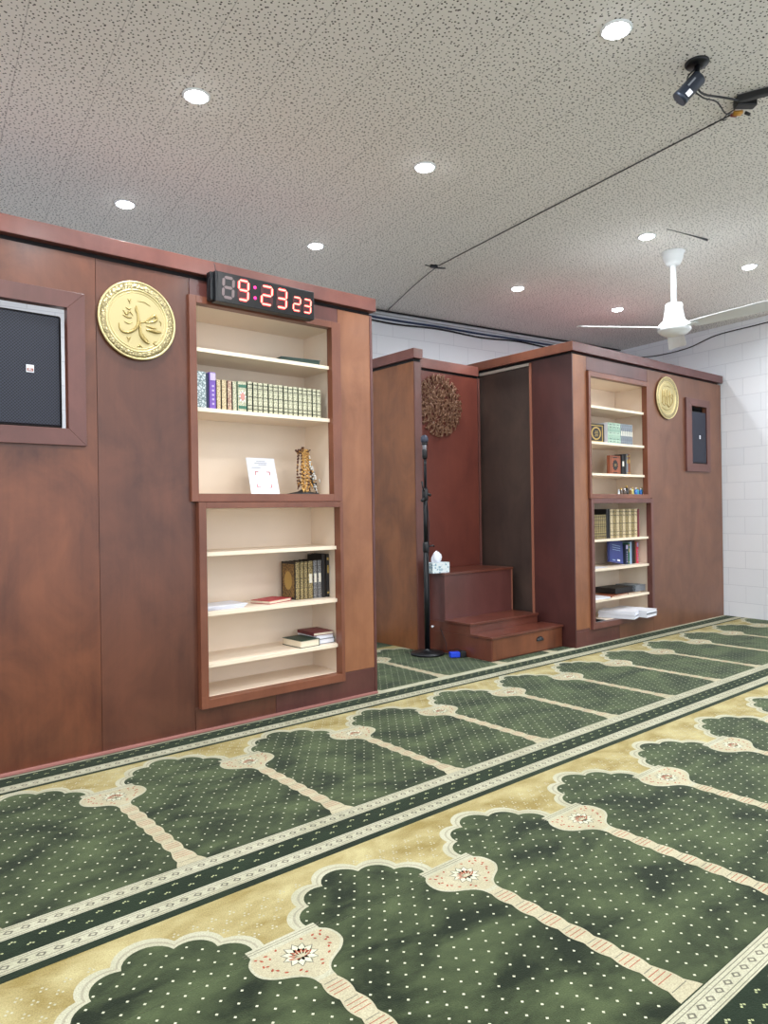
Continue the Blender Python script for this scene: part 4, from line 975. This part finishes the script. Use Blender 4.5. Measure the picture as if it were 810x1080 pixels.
def downlight(x, y, label):
    t = thing('downlight', label, 'ceiling light', (x, y, CZ), 0, 'recessed downlights in the ceiling')
    MB().lathe([(.066, 0), (.066, -.004), (.058, -.008), (.051, -.006), (.051, -.001)], (0, 0, 0), 'white_enamel', 36).build('trim_ring', t)
    MB().lathe([(.050, -.004), (.047, -.011), (.036, -.016), (.018, -.0185), (.0005, -.019)], (0, 0, 0), 'lamp_lens', 32).build('lens', t)
    ld = bpy.data.lights.new('lamp', 'AREA'); ld.shape = 'DISK'; ld.size = .09; ld.energy = LAMP_W; ld.color = (.94, .97, 1.0); ld.spread = math.radians(165)
    lo = bpy.data.objects.new('lamp', ld); C.objects.link(lo); lo.parent = t; lo.location = (0, 0, -.022)
for x, y, lb in VIS: downlight(x, y, lb)
for i, (x, y) in enumerate(HID): downlight(x, y, 'unseen recessed downlight added beyond the frame')

# ------------------------------------------------------------------ ceiling fan
fx, fy = 5.333, -.850
fan = thing('ceiling_fan', 'white three bladed ceiling fan hanging on a rod over the right side', 'ceiling fan', (fx, fy, CZ))
MB().lathe([(.088, 0), (.090, -.008), (.078, -.014), (.074, -.05), (.058, -.085), (.050, -.10), (.020, -.105)], (0, 0, 0), 'white_enamel', 32).build('canopy', fan)
MB().tube([(0, 0, -.09), (0, 0, -.42)], .022, 'white_enamel', 16).build('rod', fan)
MB().lathe([(.060, -.405), (.064, -.41), (.066, -.45), (.075, -.50), (.082, -.535), (.088, -.54), (.088, -.548), (.104, -.553), (.118, -.575), (.124, -.61), (.118, -.622), (.112, -.626), (.09, -.645), (.03, -.655), (.001, -.656)], (0, 0, 0), 'white_enamel', 40).build('motor', fan)
for ang in (146, -94, 26):
    a = math.radians(ang); d = Vector((math.cos(a), math.sin(a), 0)); s_ = Vector((-math.sin(a), math.cos(a), 0)); tw = math.radians(13)
    ca_, sa_ = math.cos(tw), math.sin(tw); wv = s_*ca_+Vector((0, 0, 1))*(-sa_)
    mb = MB()
    vs = []; st = [(.15, .050), (.22, .058), (.40, .066), (.60, .072), (.73, .074), (.765, .060)]
    for r_, hw in st:
        for q in (-1, -.5, 0, .5, 1):
            vs.append(Vector((0, 0, -.590-.0)) + d*r_ + wv*(hw*q) + Vector((0, 0, .006*(1-q*q)+.0)))
    n0 = len(vs); vs += [v-Vector((0, 0, .004)) for v in vs]; fs = []
    for off, flip in ((0, 0), (n0, 1)):
        for i in range(5):
            for k in range(4):
                f_ = (off+i*5+k, off+i*5+k+1, off+(i+1)*5+k+1, off+(i+1)*5+k); fs.append(f_[::-1] if flip else f_)
    for i in range(5): fs += [(i*5, (i+1)*5, n0+(i+1)*5, n0+i*5), (i*5+4, n0+i*5+4, n0+(i+1)*5+4, (i+1)*5+4)]
    for k in range(4): fs += [(k, n0+k, n0+k+1, k+1), (25+k, 25+k+1, n0+25+k+1, n0+25+k)]
    mb.add(vs, fs, 'white_enamel'); bl_ = mb.build('blade', fan)
    mb = MB(); c0 = Vector((0, 0, -.594))
    mb.obox(c0+d*.145, (d, wv, d.cross(wv)), .045, .020, .003, 'white_enamel'); mb.build('blade_bracket', bl_)

# dark loose strip near the fan
o = MB().tube([(4.845, -1.063, CZ-.003), (4.99, -1.09, CZ-.004), (5.15, -1.125, CZ-.006), (5.275, -1.150, CZ-.010)], [.0015, .002, .004, .008], 'cable_black', 6).build('loose_wire')
tag(o, 'short dark loose strip on the ceiling above the fan', 'wire')

# ------------------------------------------------------------------ security camera and ceiling wiring
sc = thing('security_camera', 'dark bullet security camera mounted on the ceiling at top right', 'security camera', (3.156, -2.13, CZ))
MB().lathe([(.052, 0), (.052, -.006), (.046, -.014), (.020, -.018)], (0, 0, 0), 'black_metal', 32).build('mount', sc)
MB().tube([(0, 0, -.012), (0, 0, -.045), (-.006, .006, -.062)], [.012, .012, .015], 'black_metal', 12).ball((-.006, .006, -.062), .017, 'black_metal', 12).build('arm', sc)
ax = (RR*-.60+Vector((0, 0, -1))*.62+F*.22).normalized()
c0 = Vector((-.030, .018, -.115))
simple('cam_body', (44, 52, 66), .35, metal=.4, coat=.3); simple('cam_glass', (10, 12, 16), .05, coat=1)
MB().lathe([(.020, -.062), (.030, -.058), (.034, -.050), (.034, .045), (.036, .047), (.036, .066), (.032, .066)], c0, 'cam_body', 28, ax).build('body', sc)
MB().lathe([(.031, .058), (.031, .062), (.001, .062)], c0, 'cam_glass', 24, ax).build('lens', sc)
side = ax.cross(Vector((0, 0, 1))).normalized(); fr = (Vector((0, -3.6765, 1.2))-(Vector((3.156, -2.13, CZ))+c0)).normalized()
nrm = (fr-ax*fr.dot(ax)).normalized(); tn = ax.cross(nrm)
mb = MB().obox(c0+nrm*.0335+tn*(-.013)+ax*.030, (tn, ax, nrm), .011, .013, .002, 'c_white'); q_ = mb.build('sticker', sc); q_['label'] = 'small white sticker'
mb = MB().obox(c0+nrm*.0325+tn*(.012)+ax*(-.008), (tn, ax, nrm), .004, .020, .0025, 'c_grey'); mb.build('marking', sc)
def hang(pts, r_, m_, label, name='cable', cat='cable', n_=6):
    P = []
    for i in range(len(pts)-1):
        p0, p1, p2, p3 = [Vector(pts[max(i-1, 0)]), Vector(pts[i]), Vector(pts[i+1]), Vector(pts[min(i+2, len(pts)-1)])]
        for k in range(6):
            s_ = k/6; P.append(.5*((2*p1)+(p2-p0)*s_+(2*p0-5*p1+4*p2-p3)*s_*s_+(3*p1-p0-3*p2+p3)*s_**3))
    P.append(Vector(pts[-1])); o = MB().tube(P, r_, m_, n_).build(name); tag(o, label, cat); return o
hang([(3.150, -2.125, CZ-.062), (3.20, -2.115, CZ-.10), (3.30, -2.10, CZ-.08), (3.42, -2.10, CZ-.045), (3.52, -2.13, CZ-.035), (3.60, -2.14, CZ-.02)], .005, 'cable_black', 'thick black cable from the security camera to the plug cluster')
hang([(3.150, -2.125, CZ-.03), (3.13, -2.10, CZ-.06), (3.16, -2.09, CZ-.085), (3.30, -2.085, CZ-.085), (3.45, -2.08, CZ-.05), (3.58, -2.06, CZ-.05), (3.66, -2.05, CZ-.02)], .0035, 'cable_black', 'thin black cable looping beneath the security camera')
hang([(3.64, -2.08, CZ-.02), (3.60, -2.06, CZ-.05), (3.62, -2.03, CZ-.06), (3.68, -2.02, CZ-.03)], .003, 'cable_black', 'small black cable loop beside the brass plugs')
jc = thing('plug_cluster', 'cluster of black plugs and brass connectors on the ceiling at right edge', 'connector', (3.62, -2.12, CZ))
MB().obox((.0, -.02, -.022), (Vector((.8, -.6, 0)), Vector((.6, .8, 0)), Vector((0, 0, 1))), .05, .022, .020, 'black_plastic').build('plug_block', jc, .004)
MB().obox((-.03, -.075, -.020), (Vector((.35, -.93, 0)), Vector((.93, .35, 0)), Vector((0, 0, 1))), .075, .016, .016, 'black_plastic').build('plug_block', jc, .004)
MB().tube([(.03, .05, -.03), (.06, .02, -.028)], .010, 'brass_plug', 10).tube([(.05, .06, -.025), (.085, .04, -.022)], .008, 'brass_plug', 10).build('connector', jc)
MB().tube([(.06, .075, -.02), (.085, .06, -.02)], .008, 'cable_tie', 10).build('cable_tie', jc)
MB().tube([(.09, .02, -.02), (.11, .005, -.03)], .008, 'black_plastic', 8).build('plug_tip', jc)
hang([(3.69, -2.06, CZ-.010), (3.80, -1.35, CZ-.006), (3.93, -.45, CZ-.006), (4.055, .46, CZ-.012)], .0035, 'cable_black', 'long thin black cable running along the ceiling to the middle clip')
hang([(4.075, .53, CZ-.012), (4.26, 1.0, CZ-.006), (4.585, 1.76, CZ-.006)], .003, 'cable_black', 'thin black cable from ceiling clip to the back wall')
o = MB().obox((4.04, .50, CZ-.010), (Vector((.9, -.4, 0)), Vector((.4, .9, 0)), Vector((0, 0, 1))), .030, .012, .010, 'cable_black').tube([(4.06, .49, CZ-.02), (4.13, .46, CZ-.018)], .006, 'cable_black', 6).tube([(3.97, .53, CZ-.004), (4.02, .52, CZ-.01)], .004, 'cable_black', 6).build('cable_clip'); tag(o, 'dark cable clip on the ceiling where the thin cables meet', 'clip')
# conduits and cables along the back wall
def bwp(u, dv, z): x, y = BF(u, VB-dv); return (x, y, z)
U0_, U1_ = bw_u(3.0, 2.0), UR-.05
hang([bwp(U0_, .030, CZ-.030), bwp((U0_+U1_)/2, .030, CZ-.030), bwp(U1_, .030, CZ-.030)], .016, 'conduit', 'pale grey conduit along the top of the back wall', 'conduit', 'pipe', 10)
us = [U0_+(U1_-U0_)*k/9 for k in range(10)]
hang([bwp(u, .055, CZ-.010) for u in us], .008, 'cable_black', 'black cable directly under the ceiling along the back wall')
hang([bwp(u, .018, CZ-.066-.008*abs(math.sin(k*1.5))) for k, u in enumerate(us)], .011, 'cable_blue', 'dark blue cable below the conduit on the back wall')
hang([bwp(u, .020, CZ-.090-.022*abs(math.sin(k*1.5+.4))) for k, u in enumerate(us)], .009, 'cable_black', 'lowest sagging black cable on the back wall')
# right wall cable and junction above the cabinet
def rwp(v, z, du=.010): x, y = BF(UR-du, v); return (x, y, z)
v0 = bw_v(7.9, .9); v1 = bw_v(7.7, -2.0)
hang([rwp(v0+.2, CZ-.14), rwp(v0-.1, CZ-.17), rwp(v0-.5, CZ-.16), rwp(v0-.85, CZ-.09), rwp(v0-1.3, CZ-.08), rwp(v0-1.8, CZ-.075), rwp(v1-.6, CZ-.07)], .006, 'cable_black', 'black cable drooping along the top of the right wall')
jb = thing('junction_box', 'small dark red and black junction box on top of the right cabinet', 'junction box', (7.05, .22, RZ+.098))
MB().box(-.045, .02, -.03, .03, 0, .045, 'c_maroon').build('housing', jb, .004)
MB().lathe([(.026, 0), (.028, .03), (.020, .036)], (.045, 0, .026), 'black_plastic', 16, (1, 0, .2)).build('coupler', jb)
MB().box(.0, .05, -.02, .02, 0, .03, 'black_plastic').build('foot', jb)
hang([(5.75, .12, RZ+.106), (6.1, .14, RZ+.112), (6.5, .16, RZ+.105), (6.8, .2, RZ+.12), (7.0, .22, RZ+.130)], .007, 'cable_black', 'black cable lying along the top of the right cabinet')
hang([(6.2, .3, RZ+.104), (6.5, .34, RZ+.110), (6.85, .3, RZ+.106), (7.02, .25, RZ+.12)], .006, 'cable_blue', 'dark blue cable behind the black one on the right cabinet')
